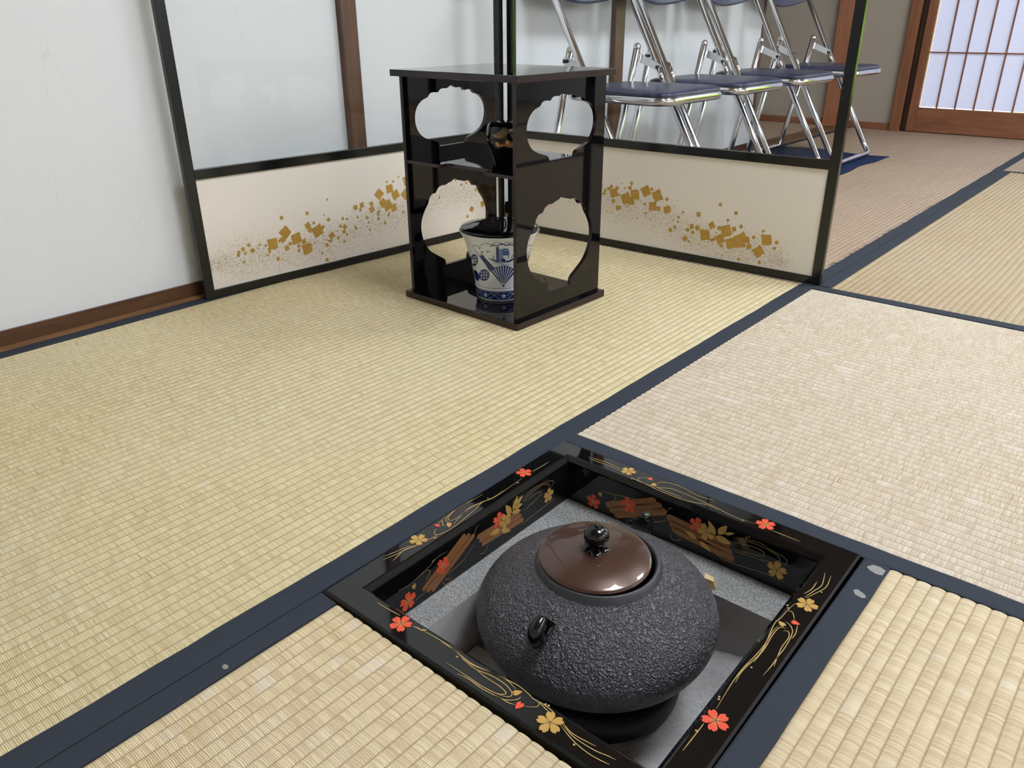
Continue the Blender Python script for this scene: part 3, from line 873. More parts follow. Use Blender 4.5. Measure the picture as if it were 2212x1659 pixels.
leaf('left', CL, [((1262, 410), (1200, 320), 0.22), ((1280, 375), (1335, 215), 0.17), ((1300, 340), (1392, 212), 0.15), ((1300, 350), (1388, 300), 0.22), ((1270, 400), (1372, 370), 0.18), ((1140, 590), (1025, 650), 0.20), ((1150, 600), (1255, 600), 0.18)])
leaf('back', CK, [((1405, 440), (1340, 300), 0.2), ((1435, 430), (1525, 352), 0.24), ((1500, 430), (1600, 425), 0.14), ((1410, 450), (1568, 530), 0.2), ((1225, 480), (1110, 395), 0.2), ((1250, 500), (1365, 605), 0.16)])
streams('left', CL, [[(1395, 260), (1450, 190), (1540, 115), (1650, 60), (1720, 42), (1738, 65), (1700, 130)], [(1400, 275), (1480, 190), (1580, 110), (1660, 80), (1690, 95), (1670, 160)],
    [(1420, 275), (1500, 215), (1570, 170), (1600, 170), (1580, 215), (1500, 290), (1405, 380)], [(905, 545), (875, 560), (860, 620), (830, 690)], [(870, 720), (800, 830), (720, 940), (600, 1050), (550, 1100)],
    [(550, 835), (440, 900), (340, 1010), (200, 1140)], [(0, 1280), (120, 1210), (230, 1120), (330, 1045), (355, 1060), (330, 1120), (315, 1165)], [(910, 850), (940, 860), (980, 820), (1005, 760)],
    [(1770, 235), (1650, 320), (1480, 450), (1370, 540)], [(600, 1110), (585, 1160), (540, 1200), (505, 1195), (510, 1160)], [(310, 1285), (190, 1385)]], 0.0003, [(385, 945), (405, 930), (535, 1148), (558, 1140)], 0.0003)
streams('back', CK, [[(1580, 465), (1700, 480), (1850, 520), (1960, 590), (2090, 660), (2120, 710), (2080, 740)], [(1585, 485), (1750, 510), (1900, 570), (2020, 640), (2050, 690), (2000, 710), (1850, 680)],
    [(1590, 505), (1740, 545), (1860, 590), (1895, 635), (1850, 650), (1720, 615), (1580, 580)], [(1600, 600), (1760, 650), (1930, 720)], [(980, 180), (955, 170), (930, 200), (900, 240), (860, 235)],
    [(580, 265), (680, 300), (800, 310), (930, 295)], [(270, 0), (400, 35), (520, 60), (650, 90)], [(390, 40), (420, 65), (400, 95), (370, 110)], [(540, 275), (530, 310), (570, 340), (620, 325)],
    [(955, 430), (980, 480), (1030, 492), (1080, 475)], [(1400, 620), (1500, 690), (1700, 760), (1900, 820), (2100, 910)]], 0.0003, [(565, 296), (1715, 466), (1742, 462)], 0.0003)

# ------------------------------------------------------------------ iron kettle
KX, KY = 0.2140, -0.2235
kt = empty('iron_kettle', (KX, KY, -0.097)); tag(kt, 'dark pebbled cast iron kettle sitting in the hearth', 'kettle')
def kz(z): return z + 0.106
bodyp = [(0.0, -0.106), (0.05, -0.106), (0.082, -0.1025), (0.105, -0.094), (0.122, -0.080), (0.1320, -0.063), (0.1345, -0.048), (0.1312, -0.036), (0.1215, -0.022), (0.107, -0.010), (0.090, 0.0005), (0.075, 0.0080), (0.0680, 0.0110)]
bp = [tuple(p) for p in catmull(bodyp, 5)]
lathe('body', [(max(r, 0), kz(z)) for r, z in bp], M['iron'], kt, 112)
lathe('mouth_ring', [(0.0695, kz(0.0105)), (0.0672, kz(0.0150)), (0.0655, kz(0.0180)), (0.0640, kz(0.0188)), (0.0626, kz(0.0180)), (0.0612, kz(0.0140)), (0.0600, kz(0.0100))], M['iron_smooth'], kt, 96)
def lug(ang, r0, z0):
    e = empty('lug'); e.parent = kt
    e.location = (r0 * math.cos(ang), r0 * math.sin(ang), kz(z0)); e.rotation_euler = (0, R_(32), ang)
    # swelling bud shaped loop: two cheeks with a hole
    path = [(-0.006, 0, 0.013), (0.006, 0, 0.013), (0.013, 0, 0.006), (0.012, 0, -0.004), (0.004, 0, -0.011), (-0.006, 0, -0.012)]
    pts = [Vector(p) for p in catmull(path, 5)]
    nn = len(pts)
    rad = [0.0050 + 0.0042 * math.sin(PI * min(1, i / nn * 1.25)) for i in range(nn)]
    o = tube('loop', pts, rad, M['dkmetal'], e, 12)
    V, F = tube_data([(0.002, 0, 0.0175), (0.009, 0, 0.0155), (0.0165, 0, 0.009), (0.0185, 0, 0.004)], [0.0012, 0.0026, 0.0022, 0.0009], 8)
    mesh_obj('ridge', V, F, M['dkmetal'], e, True)
    lathe_o = lathe('socket', [(0.0, 0.0005), (0.007, 0.0), (0.010, -0.003)], M['iron_dark'], e, 24)
    lathe_o.rotation_euler = (0, PI / 2, 0); lathe_o.location = (-0.005, 0, 0)
lug(R_(275), 0.108, 0.000)
lug(R_(97), 0.112, -0.009)
# lid: its own thing, resting on the mouth
ld = empty('lid', (-0.0030, -0.0026, kz(0.0205))); ld.parent = kt; ld['label'] = 'brown bronze lid with a fruit shaped metal knob'
ld.rotation_euler = (R_(0.8), R_(1.6), 0)
lp = [(0.0, 0.0118), (0.015, 0.0115), (0.030, 0.0101), (0.044, 0.0077), (0.054, 0.0047), (0.0595, 0.0026), (0.0612, 0.0008), (0.0612, -0.0006), (0.0595, -0.0010), (0.050, 0.0010), (0.0, 0.0020)]
lathe('dome', [tuple(p) for p in catmull(lp, 3)][:-1] + [(0.0, 0.0020)], M['bronze'], ld, 96)
KZ = 0.0108
V = []; F = []; NN = 60; prof = [(0.0, 0.004), (0.006, 0.004), (0.0090, 0.007), (0.0125, 0.0115), (0.0142, 0.0165), (0.0135, 0.0215), (0.0105, 0.0255), (0.0060, 0.0280), (0.0030, 0.0282), (0.0, 0.0275)]
prof = [tuple(p) for p in catmull(prof, 4)]
for r, z in prof:
    for k in range(NN):
        a = 2 * PI * k / NN
        f = 1 - 0.10 * (1 - abs(math.sin(2.5 * a))) ** 3
        V.append((max(r, 0) * f * math.cos(a), max(r, 0) * f * math.sin(a), z))
for i in range(len(prof) - 1):
    for k in range(NN):
        F.append((i * NN + k, i * NN + (k + 1) % NN, (i + 1) * NN + (k + 1) % NN, (i + 1) * NN + k))
mesh_obj('knob', V, F, M['dkmetal'], ld, True).location.z = KZ
V, F = tube_data([(0, 0, 0.0270), (0.0003, 0.0003, 0.0305)], [0.0022, 0.0014], 10); mesh_obj('knob_stem', V, F, M['dkmetal'], ld, True).location.z = KZ
for k in range(5):
    a = R_(20) + k * 2 * PI / 5
    b = bmesh.new(); bmesh.ops.create_uvsphere(b, u_segments=16, v_segments=10, radius=1.0)
    for v in b.verts: v.co = Vector((v.co.x * 0.0066, v.co.y * 0.0062, v.co.z * 0.0028))
    o = bm_obj('knob_petal', b, M['dkmetal'], ld, True); o.location = (0.0105 * math.cos(a), 0.0105 * math.sin(a), KZ + 0.0005); o.rotation_euler = (0, R_(10), a)

# a wooden wedge on the ledge beside the kettle
p = at_z(1533, 1262, -0.06)
wv = [(-0.008, -0.006, 0), (0.008, -0.006, 0), (0.008, 0.006, 0), (-0.008, 0.006, 0), (-0.007, -0.005, 0.014), (0.004, -0.004, 0.010), (0.004, 0.005, 0.010), (-0.007, 0.005, 0.014)]
wc_ = mesh_obj('wood_wedge', wv, [(3, 2, 1, 0), (4, 5, 6, 7), (0, 1, 5, 4), (1, 2, 6, 5), (2, 3, 7, 6), (3, 0, 4, 7)], M['woodchip'])
wc_.location = (p.x, p.y, -0.0622); wc_.rotation_euler = (0, 0, 0.4)
tag(wc_, 'small pale wooden wedge on the clay ledge behind the kettle', 'wedge')

# ------------------------------------------------------------------ lacquer shelf
SA = R_(-1.3)
SX, SY = -0.5035, 0.4455
sh = empty('lacquer_shelf', (SX, SY, 0), SA); tag(sh, 'glossy brown-black lacquer tea shelf with cloud shaped side openings', 'shelf')
def board(name, x0, x1, y0, y1, z0, z1):
    bm = bmesh.new(); add_box(bm, x0, x1, y0, y1, z0, z1, 0.0012, 2)
    o = bm_obj(name, bm, [M['shelf'], M['shelfedge']], sh)
    for f in o.data.polygons:
        if abs(f.normal.z) < 0.5: f.material_index = 1
    return o
board('base_board', -0.166, 0.166, -0.1455, 0.1455, 0.0005, 0.0145)
board('top_board', -0.1685, 0.1695, -0.148, 0.148, 0.459, 0.4715)
# side panels: half outline of the two openings (distance from centre, height)
UP = [(0.040, 0.3145), (0.045, 0.3235), (0.062, 0.3290), (0.084, 0.3370), (0.098, 0.3490), (0.1055, 0.3660), (0.1055, 0.3840), (0.0985, 0.3990), (0.0855, 0.4095), (0.0690, 0.4150)]
UPL = [(0.0690, 0.4150), (0.0610, 0.4222), (0.0510, 0.4236), (0.0390, 0.4225)], [(0.0390, 0.4225), (0.0330, 0.4280), (0.0240, 0.4297), (0.0150, 0.4290)], [(0.0150, 0.4290), (0.0080, 0.4315), (0.0, 0.4360)]
LO = [(0.0360, 0.0525), (0.0400, 0.0660), (0.0600, 0.0790), (0.0840, 0.0960), (0.0990, 0.1180), (0.1055, 0.1430), (0.1030, 0.1660), (0.0930, 0.1850), (0.0820, 0.1990)]
LOL = [(0.0820, 0.1990), (0.0770, 0.2100), (0.0690, 0.2170), (0.0590, 0.2180)], [(0.0590, 0.2180), (0.0520, 0.2265), (0.0420, 0.2315), (0.0300, 0.2310)], [(0.0300, 0.2310), (0.0180, 0.2345), (0.0080, 0.2370), (0.0, 0.2420)]
def opening(side, lobes):
    half = [tuple(p) for p in catmull(side, 4)]
    for lb in lobes:
        half += [tuple(p) for p in catmull(lb, 4)][1:]
    out = half + [(-x, z) for x, z in reversed(half[:-1])]
    return out
def side_panel(xout, sgn):
    y0, y1, z0, z1, th = -0.1350, 0.1350, 0.0145, 0.459, 0.0085
    V, F, nf = plate_mesh([(y0, z0), (y1, z0), (y1, z1), (y0, z1)], [opening(UP, UPL), opening(LO, LOL)], th)
    V = [(xout - sgn * w, u, v) for u, v, w in V]
    o = mesh_obj('side_panel', V, F, M['shelf'], sh)
    o.data.materials.append(M['shelfedge'])
    for i, f in enumerate(o.data.polygons):
        if i >= nf: f.material_index = 1
    bm = bmesh.new(); bm.from_mesh(o.data); bmesh.ops.recalc_face_normals(bm, faces=bm.faces); bm.to_mesh(o.data); bm.free()
side_panel(0.1555, 1); side_panel(-0.1555, -1)
# middle shelf with a notched front edge
fy, ny = -0.1345, -0.110
outl = [(-0.147, fy), (-0.054, fy), (-0.0505, fy + 0.003), (-0.0505, ny - 0.004), (-0.047, ny), (0.068, ny), (0.0715, ny - 0.004), (0.0715, fy + 0.003), (0.075, fy), (0.147, fy), (0.147, 0.1345), (-0.147, 0.1345)]
V, F, nf = plate_mesh(outl, [], 0.0065)
V = [(u, v, 0.2910 + w) for u, v, w in V]
o = mesh_obj('middle_shelf', V, F, M['shelf'], sh); o.data.materials.append(M['shelfedge'])
for i, f in enumerate(o.data.polygons):
    if i >= nf: f.material_index = 1
bm = bmesh.new(); bm.from_mesh(o.data); bmesh.ops.recalc_face_normals(bm, faces=bm.faces); bm.to_mesh(o.data); bm.free()

# ------------------------------------------------------------------ water jar
JX, JY = -0.4915, 0.4165
jar = empty('water_jar', (JX, JY, 0.0145)); tag(jar, 'blue and white porcelain water jar with painted fan on the shelf bottom', 'jar')
JP = [(0.0485, 0.0), (0.0500, 0.003), (0.0515, 0.012), (0.0525, 0.022), (0.0545, 0.0255), (0.0540, 0.029), (0.0553, 0.040), (0.0590, 0.062), (0.0640, 0.085), (0.0700, 0.108), (0.0765, 0.128), (0.0820, 0.139), (0.0850, 0.1435)]
JPs = [tuple(p) for p in catmull(JP, 4)]
lathe('body', [(0.0, 0.001), (0.046, 0.001)] + JPs + [(0.0842, 0.1452), (0.0825, 0.1445), (0.0800, 0.1400), (0.0, 0.136)], M['porc'], jar, 96)
JR = np.array([p[0] for p in JPs]); JZ = np.array([p[1] for p in JPs])
def jr(z): return float(np.interp(z, JZ, JR))
A0 = R_(-48.5)
def jar_polar(a, z, h=0.0004):
    r = jr(z) + h
    return (r * math.cos(A0 + a), r * math.sin(A0 + a), z)
def jar_px(u, v, h=0.0004):
    z = 0.07; a = 0.0
    for _ in range(5):
        r = jr(z); s = max(-0.97, min(0.97, (u - 1081) / 1000.0 / r)); a = math.asin(s)
        z = max(0.001, min(0.143, (652 - (v + 19 * (1 - math.cos(a)))) / 896.0))
    return jar_polar(a, z, h)
def jar_strip(name, lines, w, mat, h=0.0004, parent=jar, closed=False):
    V = []; F = []
    for ln in lines:
        pts = catmull(ln, 4)
        L, Rr = strip_poly(pts, w)
        k = len(V)
        for a, b in zip(L, Rr): V.append(jar_px(*a, h)); V.append(jar_px(*b, h))
        for i in range(len(L) - 1): F.append((k + 2 * i, k + 2 * i + 1, k + 2 * i + 3, k + 2 * i + 2))
    return mesh_obj(name, V, F, mat, parent)
def jar_quads(name, quads, mat, h=0.0004, sub=5, parent=jar):
    V = []; F = []
    for q in quads:
        a, b, c, d = [np.array(p, float) for p in q]; k = len(V)
        for i in range(sub + 1):
            s = i / sub; l = a * (1 - s) + d * s; r = b * (1 - s) + c * s
            for j in range(3):
                V.append(jar_px(*(l * (1 - j / 2) + r * (j / 2)), h))
        for i in range(sub):
            for j in range(2):
                m = k + i * 3 + j; F.append((m, m + 1, m + 4, m + 3))
    return mesh_obj(name, V, F, mat, parent)
# fan: ribs below, painted leaf with a boat above
piv = (1088, 619)
def polar(r, a): return (piv[0] + r * math.sin(a), piv[1] - r * math.cos(a))
def leaf_r(a): return 90 + 15 * (a / 0.66) ** 2
for k in range(10):
    a = -0.66 + k * 1.32 / 9
    jar_quads('fan_rib', [[polar(5, a - 0.03), polar(5, a + 0.03), polar(40, a + 0.040), polar(40, a - 0.040)]], M['cobalt'])
jar_strip('fan_edge', [[polar(40.5, a) for a in np.linspace(-0.70, 0.70, 11)]], 0.6, M['cobalt'])
for sg in (-1, 1):
    jar_strip('fan_edge', [[piv, polar(30, sg * 0.70), polar(60, sg * 0.68), polar(leaf_r(0.66), sg * 0.66)]], 0.6, M['cobalt'])
zz = [polar(leaf_r(-0.66 + 1.32 * k / 10) + (0 if k % 2 == 0 else -4.5), -0.66 + 1.32 * k / 10) for k in range(11)]
for i in range(10):
    jar_strip('fan_top_edge', [[zz[i], ((zz[i][0] + zz[i + 1][0]) / 2, (zz[i][1] + zz[i + 1][1]) / 2), zz[i + 1]]], 0.5, M['cobalt'])
lathe('fan_pin', [(0, 0.0006), (0.0022, 0.0004), (0.0026, 0.0)], M['cobalt'], jar, 12).matrix_local = Matrix.Translation(jar_px(1088, 619, 0.0002)) @ Matrix.Rotation(A0, 4, 'Z') @ Matrix.Rotation(PI / 2, 4, 'Y')
# bank with a tree along the left edge of the leaf, boat, cabin, hills and water
jar_quads('painted_bank', [[(1040, 557), (1046, 556), (1072, 584), (1060, 589)]], M['cobalt'])
jar_quads('painted_bank', [[(1132, 559), (1126, 557), (1110, 584), (1118, 588)]], M['cobalt'])
jar_quads('boat_hull', [[(1064, 563), (1110, 563), (1102, 569.5), (1074, 569.5)]], M['cobalt'], 0.0005)
jar_quads('boat_screen', [[(1074, 539), (1079.5, 539), (1079.5, 568), (1074, 568)]], M['cobalt'], 0.0006)
jar_quads('boat_screen', [[(1079.8, 545), (1085, 543), (1085, 567), (1079.8, 568)]], M['cobaltl'], 0.0006)
jar_quads('boat_cabin', [[(1086, 545), (1100, 545), (1101, 557), (1086, 557)]], M['cobaltl'], 0.0006)
for ln in ([(1086, 545), (1093, 543.5), (1100, 545)], [(1086, 549), (1093, 550), (1101, 549)], [(1086, 553), (1093, 554), (1101, 553)], [(1087, 557), (1087, 563)], [(1099, 557), (1099, 563)],
           [(1058, 560), (1064, 565), (1074, 570), (1090, 571), (1104, 568), (1113, 560)], [(1067, 556), (1070, 563)], [(1107, 555), (1105, 562)]):
    jar_strip('boat_line', [ln], 0.7, M['cobalt'], 0.0008)
for ln in ([(1060, 539), (1068, 536), (1076, 537), (1085, 533.5), (1094, 536), (1104, 535), (1114, 539)], [(1064, 537), (1066, 534)], [(1085, 534), (1085, 531)], [(1100, 535), (1101, 532)]):
    jar_strip('hill_stroke', [ln], 0.9, M['cobalt'], 0.0005)
for ln in ([(1038, 540), (1040, 541.5), (1042, 540)], [(1043, 548), (1045, 550), (1047, 548)], [(1054, 547), (1057, 549), (1060, 547)], [(1041, 556), (1046, 553)], [(1043, 558), (1050, 557)]):
    jar_strip('bird_stroke', [ln], 0.9, M['cobalt'], 0.0005)
for ln in ([(1062, 574), (1076, 573), (1090, 575), (1108, 574)], [(1068, 577), (1084, 576), (1102, 578)], [(1072, 580), (1086, 579.5)]):
    jar_strip('water_stroke', [ln], 0.45, M['cobaltl'], 0.0005)
lathe_c = []
def medallion(u, v, ru, rv, cross):
    V = [jar_px(u, v, 0.00045)]; F = []
    for k in range(20): V.append(jar_px(u + ru * math.cos(k * PI / 10), v + rv * math.sin(k * PI / 10), 0.00045))
    for k in range(20): F.append((0, 1 + k, 1 + (k + 1) % 20))
    m = mesh_obj('medallion', V, F, M['cobalt'], jar)
    ln = []
    for d in (-0.5, 0.0, 0.5):
        w = math.sqrt(1 - d * d) * 0.85
        ln.append([(u + ru * d, v - rv * w), (u + ru * d, v), (u + ru * d, v + rv * w)])
        ln.append([(u - ru * w, v + rv * d), (u, v + rv * d), (u + ru * w, v + rv * d)])
    for l_ in ln: jar_strip('medallion_line', [l_], 0.42, M['porc'], 0.0007, m)
medallion(1028, 565, 8, 12, 1); medallion(1048, 596, 11, 12, 0)
for aa in (1.25, 2.2, 3.1, 4.0, 4.9):
    # the same roundels further round the jar
    for (da, z0) in ((0, 0.085), (0.32, 0.052)):
        V = [jar_polar(aa + da, z0, 0.00045)] + [jar_polar(aa + da + 0.2 * math.cos(k * PI / 10), z0 + 0.012 * math.sin(k * PI / 10), 0.00045) for k in range(20)]
        mesh_obj('medallion', V, [(0, 1 + (k + 1) % 20, 1 + k) for k in range(20)], M['cobalt'], jar)
# blue foot band with white plum blossoms
V = []; F = []
NB = 72; zs_ = [0.0045, 0.010, 0.016, 0.0215]
for z in zs_:
    for k in range(NB): V.append(jar_polar(2 * PI * k / NB, z, 0.0004))
for i in range(3):
    for k in range(NB): F.append((i * NB + k, i * NB + (k + 1) % NB, (i + 1) * NB + (k + 1) % NB, (i + 1) * NB + k))
band = mesh_obj('blue_band', V, F, M['cobalt'], jar, True)
V = []; F = []
for j in range(8):
    ac = 0.14 + j * 2 * PI / 8
    for k in range(5):
        b = PI / 2 + k * 2 * PI / 5; ca, cz = ac + 0.058 * math.cos(b), 0.0130 + 0.0031 * math.sin(b)
        i0 = len(V); V.append(jar_polar(ca, cz, 0.0007))
        V += [jar_polar(ca + 0.036 * math.cos(q * PI / 5), cz + 0.0019 * math.sin(q * PI / 5), 0.0007) for q in range(10)]
        F += [(i0, i0 + 1 + q, i0 + 1 + (q + 1) % 10) for q in range(10)]
    # scroll between the flowers
    for sgn, ph0 in ((1, 0.0), (-1, 0.2)):
        pts = [(ac + 0.13 + 0.52 * s, 0.013 + sgn * 0.0055 * math.sin(PI * (s + ph0) * 1.6)) for s in np.linspace(0, 1, 12)]
        i0 = len(V)
        for (a_, z_) in pts: V.append(jar_polar(a_, z_ - 0.00045, 0.0007)); V.append(jar_polar(a_, z_ + 0.00045, 0.0007))
        F += [(i0 + 2 * q, i0 + 2 * q + 1, i0 + 2 * q + 3, i0 + 2 * q + 2) for q in range(11)]
mesh_obj('plum_scroll', V, F, M['porc'], band)['kind'] = 'stuff'
for z in (0.0300, 0.0232):
    V, F = tube_data([jar_polar(2 * PI * k / 72, z, 0.0001) for k in range(73)], 0.0004, 5, False)
    mesh_obj('blue_line', V, F, M['cobalt'], jar, True)
# black lid with an arched handle
jl = empty('lid', (0, 0, 0.1448)); jl.parent = jar; jl['label'] = 'black lacquer lid with a thin arched handle'
lathe('disc', [(0.0, 0.0095), (0.03, 0.0093), (0.060, 0.0085), (0.0785, 0.0072), (0.0822, 0.0055), (0.0825, 0.0030), (0.0805, 0.0008), (0.0, 0.0008)], M['black'], jl, 72)
hnd = [(-0.013, 0, 0.008), (-0.0135, 0, 0.014), (-0.0095, 0, 0.0205), (0, 0, 0.0235), (0.0095, 0, 0.0205), (0.0135, 0, 0.014), (0.013, 0, 0.008)]
o = tube('handle', catmull(hnd, 5), 0.0016, M['black'], jl, 8); o.rotation_euler = (0, 0, R_(42))

# ------------------------------------------------------------------ tea caddy on the middle shelf
lc = Matrix.Rotation(SA, 3, 'Z') @ Vector((0.033, -0.027, 0)) + Vector((SX, SY, 0.2976))
tc_ = empty('tea_caddy', lc); tag(tc_, 'black lacquer tea caddy with gold painting on the middle shelf', 'tea caddy')
CP = [(0.0, 0.0), (0.022, 0.0), (0.0245, 0.002), (0.029, 0.012), (0.0345, 0.026), (0.0375, 0.038), (0.0382, 0.0465)]
cps = [tuple(p) for p in catmull(CP[1:], 4)]
lathe('body', [(0, 0)] + cps + [(0.036, 0.047), (0, 0.047)], M['black'], tc_, 64)
LP = [(0.0386, 0.0473), (0.0390, 0.056), (0.0384, 0.066), (0.0355, 0.0735), (0.029, 0.0775), (0.015, 0.0795), (0.0, 0.080)]
lps = [tuple(p) for p in catmull(LP, 4)]
lathe('lid', lps, M['black'], tc_, 64)
cr = np.array([p[0] for p in cps] + [p[0] for p in lps[:-3]]); cz = np.array([p[1] for p in cps] + [p[1] for p in lps[:-3]])
def cad(a, z, h=0.0003):
    r = float(np.interp(z, cz, cr)) + h
    return (r * math.cos(A0 + a), r * math.sin(A0 + a), z)
V = []; F = []
for k in range(5):
    i0 = len(V); n_ = 10
    for i in range(n_):
        s = i / (n_ - 1); a = -0.85 + 0.75 * s + 0.09 * k; z = 0.056 + 0.016 * s ** 2 - 0.001 * k
        V.append(cad(a, z - 0.0004)); V.append(cad(a, z + 0.0004))
    F += [(i0 + 2 * q, i0 + 2 * q + 1, i0 + 2 * q + 3, i0 + 2 * q + 2) for q in range(n_ - 1)]
mesh_obj('gold_lines', V, F, M['line'], tc_)
V = []; F = []
for (a0, a1, z0, z1) in ((-0.45, 0.35, 0.036, 0.040), (0.02, 0.9, 0.034, 0.043)):
    for i in range(8):
        s0, s1 = a0 + (a1 - a0) * i / 8, a0 + (a1 - a0) * (i + 1) / 8; i0 = len(V)
        V += [cad(s0, z0), cad(s1, z0), cad(s1, z1), cad(s0, z1)]; F.append((i0, i0 + 1, i0 + 2, i0 + 3))
mesh_obj('gold_raft', V, F, M['raft'], tc_)
for (a, z) in ((-0.5, 0.040), (0.05, 0.044)):
    V = []; F = []
    for k in range(5):
        b = k * 2 * PI / 5; ca, cz_ = a + 0.07 * math.cos(b), z + 0.0027 * math.sin(b); i0 = len(V); V.append(cad(ca, cz_, 0.0005))
        V += [cad(ca + 0.052 * math.cos(q * PI / 4), cz_ + 0.002 * math.sin(q * PI / 4), 0.0005) for q in range(8)]
        F += [(i0, i0 + 1 + q, i0 + 1 + (q + 1) % 8) for q in range(8)]
    mesh_obj('gold_blossom', V, F, M['makie'], tc_)

# ------------------------------------------------------------------ folding screen
SCR_H, TH = 0.74, 0.015
scr = empty('folding_screen', (-0.92, 0.93, 0)); tag(scr, 'low two-panel folding screen with black frame, clear upper panes and gold flecked lower boards', 'folding screen')
LP0, LP1 = Vector((-0.990, 0.003, 0)), Vector((-0.9235, 0.9285, 0))
RP0, RP1 = Vector((-0.9180, 0.9365, 0)), Vector((0.0065, 0.9575, 0))
def make_panel(a, b, back, nm):
    """front face along a->b, body extends to the side 'back'"""
    L = (b - a).length
    d = (b - a).normalized(); nb = Vector((-d.y, d.x, 0))
    if nb.dot(back) < 0: nb = -nb
    e = empty(nm); e.parent = scr
    mat = Matrix(((d.x, nb.x, 0, a.x - scr.location.x), (d.y, nb.y, 0, a.y - scr.location.y), (0, 0, 1, 0), (0, 0, 0, 1)))
    e.matrix_local = mat
    return e, L
panels = {}
for nm, a, b, back in (('left', LP0, LP1, Vector((-1, 0, 0))), ('right', RP0, RP1, Vector((0, 1, 0)))):
    e, L = make_panel(a, b, back, 'screen_panel'); panels[nm] = (e, L)
    sw = 0.0215
    box('stile', 0, sw, 0, TH, 0.0015, SCR_H, M['blackframe'], e, 0.0012)
    box('stile', L - sw, L, 0, TH, 0.0015, SCR_H, M['blackframe'], e, 0.0012)
    box('rail', sw, L - sw, 0.0003, TH - 0.0003, 0.0015, 0.0195, M['blackframe'], e, 0.001)
    box('rail', sw, L - sw, 0.0003, TH - 0.0003, 0.259, 0.279, M['blackframe'], e, 0.001)
    box('rail', sw, L - sw, 0.0003, TH - 0.0003, SCR_H - 0.022, SCR_H, M['blackframe'], e, 0.001)
    box('board', sw, L - sw, 0.004, TH - 0.004, 0.0195, 0.259, M['panel'], e)
    box('pane', sw, L - sw, 0.006, 0.009, 0.279, SCR_H - 0.022, M['pane'], e)
# metal hinges in the slit
for z in (0.63, 0.06):
    o = box('hinge', -0.004, 0.004, -0.006, 0.006, z - 0.016, z + 0.016, M['dkmetal'], scr); o.location = (-0.9215 + 0.92, 0.9385 - 0.93, 0)
# gold leaf squares and dust, in panel coordinates (along, height)
def panel_xy(nm, u, v):
    e, L = panels[nm]
    a, b = (LP0, LP1) if nm == 'left' else (RP0, RP1)
    d = (b - a).normalized(); n_ = Vector((-d.y, d.x, 0))
    p = at_plane(u, v, a + n_ * 0.0, n_)
    return ((p - a).dot(d), p.z)
def flake(nm, s, z, size, ang, r, h=0.0038, asp=1.0):
    if not (0.0225 < s - size * 0.6 and s + size * 0.6 < panels[nm][1] - 0.0225 and 0.022 < z - size * 0.6 and z + size * 0.6 < 0.257): return
    pts = []
    for k in range(4):
        c = [(-1, -1), (1, -1), (1, 1), (-1, 1)][k]; c2 = [(1, -1), (1, 1), (-1, 1), (-1, -1)][k]
        for q in (0.0, 0.35, 0.7):
            x = c[0] * (1 - q) + c2[0] * q; y = c[1] * (1 - q) + c2[1] * q
            j = 1 + r.uniform(-0.10, 0.07)
            pts.append((x * 0.5 * size * asp * j, y * 0.5 * size * j))
    c, s_ = math.cos(ang), math.sin(ang)
    P = [(s + x * c - y * s_, z + x * s_ + y * c) for x, y in pts]
    n_ = len(P)
    V = [(x, h, y) for x, y in P] + [(x, 0.0041, y) for x, y in P]
    F = [tuple(range(n_))] + [(i, n_ + i, n_ + (i + 1) % n_, (i + 1) % n_) for i in range(n_)]
    mesh_obj('gold_leaf', V, F, M['gold'], panels[nm][0])
CS = (420, 260, 0.2622); CT = (1250, 360, 0.2712)
fr = random.Random(3)
BIGL = [(757, 925, 88, .75), (848, 975, 88, .1), (1022, 912, 90, .3), (652, 1022, 88, .0), (937, 1058, 85, .15), (735, 985, 45, .5), (1530, 610, 75, .75), (1615, 565, 68, .05), (1665, 615, 72, .4), (1745, 610, 75, .8), (1600, 700, 85, .3), (1560, 680, 65, .6), (1650, 720, 60, .2), (1760, 500, 80, .1),
        (455, 1030, 28, .7), (408, 1065, 30, .4), (428, 1098, 24, .8), (485, 1075, 38, 1.1), (545, 1027, 18, .1), (697, 1143, 30, .6), (940, 870, 48, .4), (990, 848, 24, .6), (960, 905, 42, .9), (1140, 950, 50, .5), (1130, 995, 28, .4), (1100, 1030, 30, .6), (910, 1000, 40, .2), (935, 768, 28, .1), (725, 805, 30, .8), (1112, 820, 28, .7),
        (1230, 812, 24, .5), (1265, 815, 20, .1), (1248, 880, 36, .6), (1240, 920, 32, .3), (1245, 1000, 22, .2), (1387, 700, 42, .05), (1335, 720, 40, .1), (1430, 803, 26, .6), (1470, 735, 48, .4), (1525, 815, 18, .3), (1350, 800, 20, .5), (1100, 1150, 28, .1), (1192, 970, 24, .6), (770, 1055, 42, .5), (870, 1075, 28, .1), (627, 1085, 26, .3), (797, 1020, 30, .7), (1465, 690, 36, .4), (1592, 508, 18, 0), (1645, 505, 18, .3), (1690, 468, 16, .6), (1062, 1095, 20, .4), (418, 1170, 22, .3), (1102, 655, 18, .4)]
for (u, v, s, a) in BIGL:
    c = panel_xy('left', CS[0] + CS[2] * u, CS[1] + CS[2] * v)
    e_ = panel_xy('left', CS[0] + CS[2] * u, CS[1] + CS[2] * (v - s))
    flake('left', c[0], c[1], (e_[1] - c[1]), a + fr.uniform(-.1, .1), fr, 0.0038 - fr.uniform(0, 0.0002))
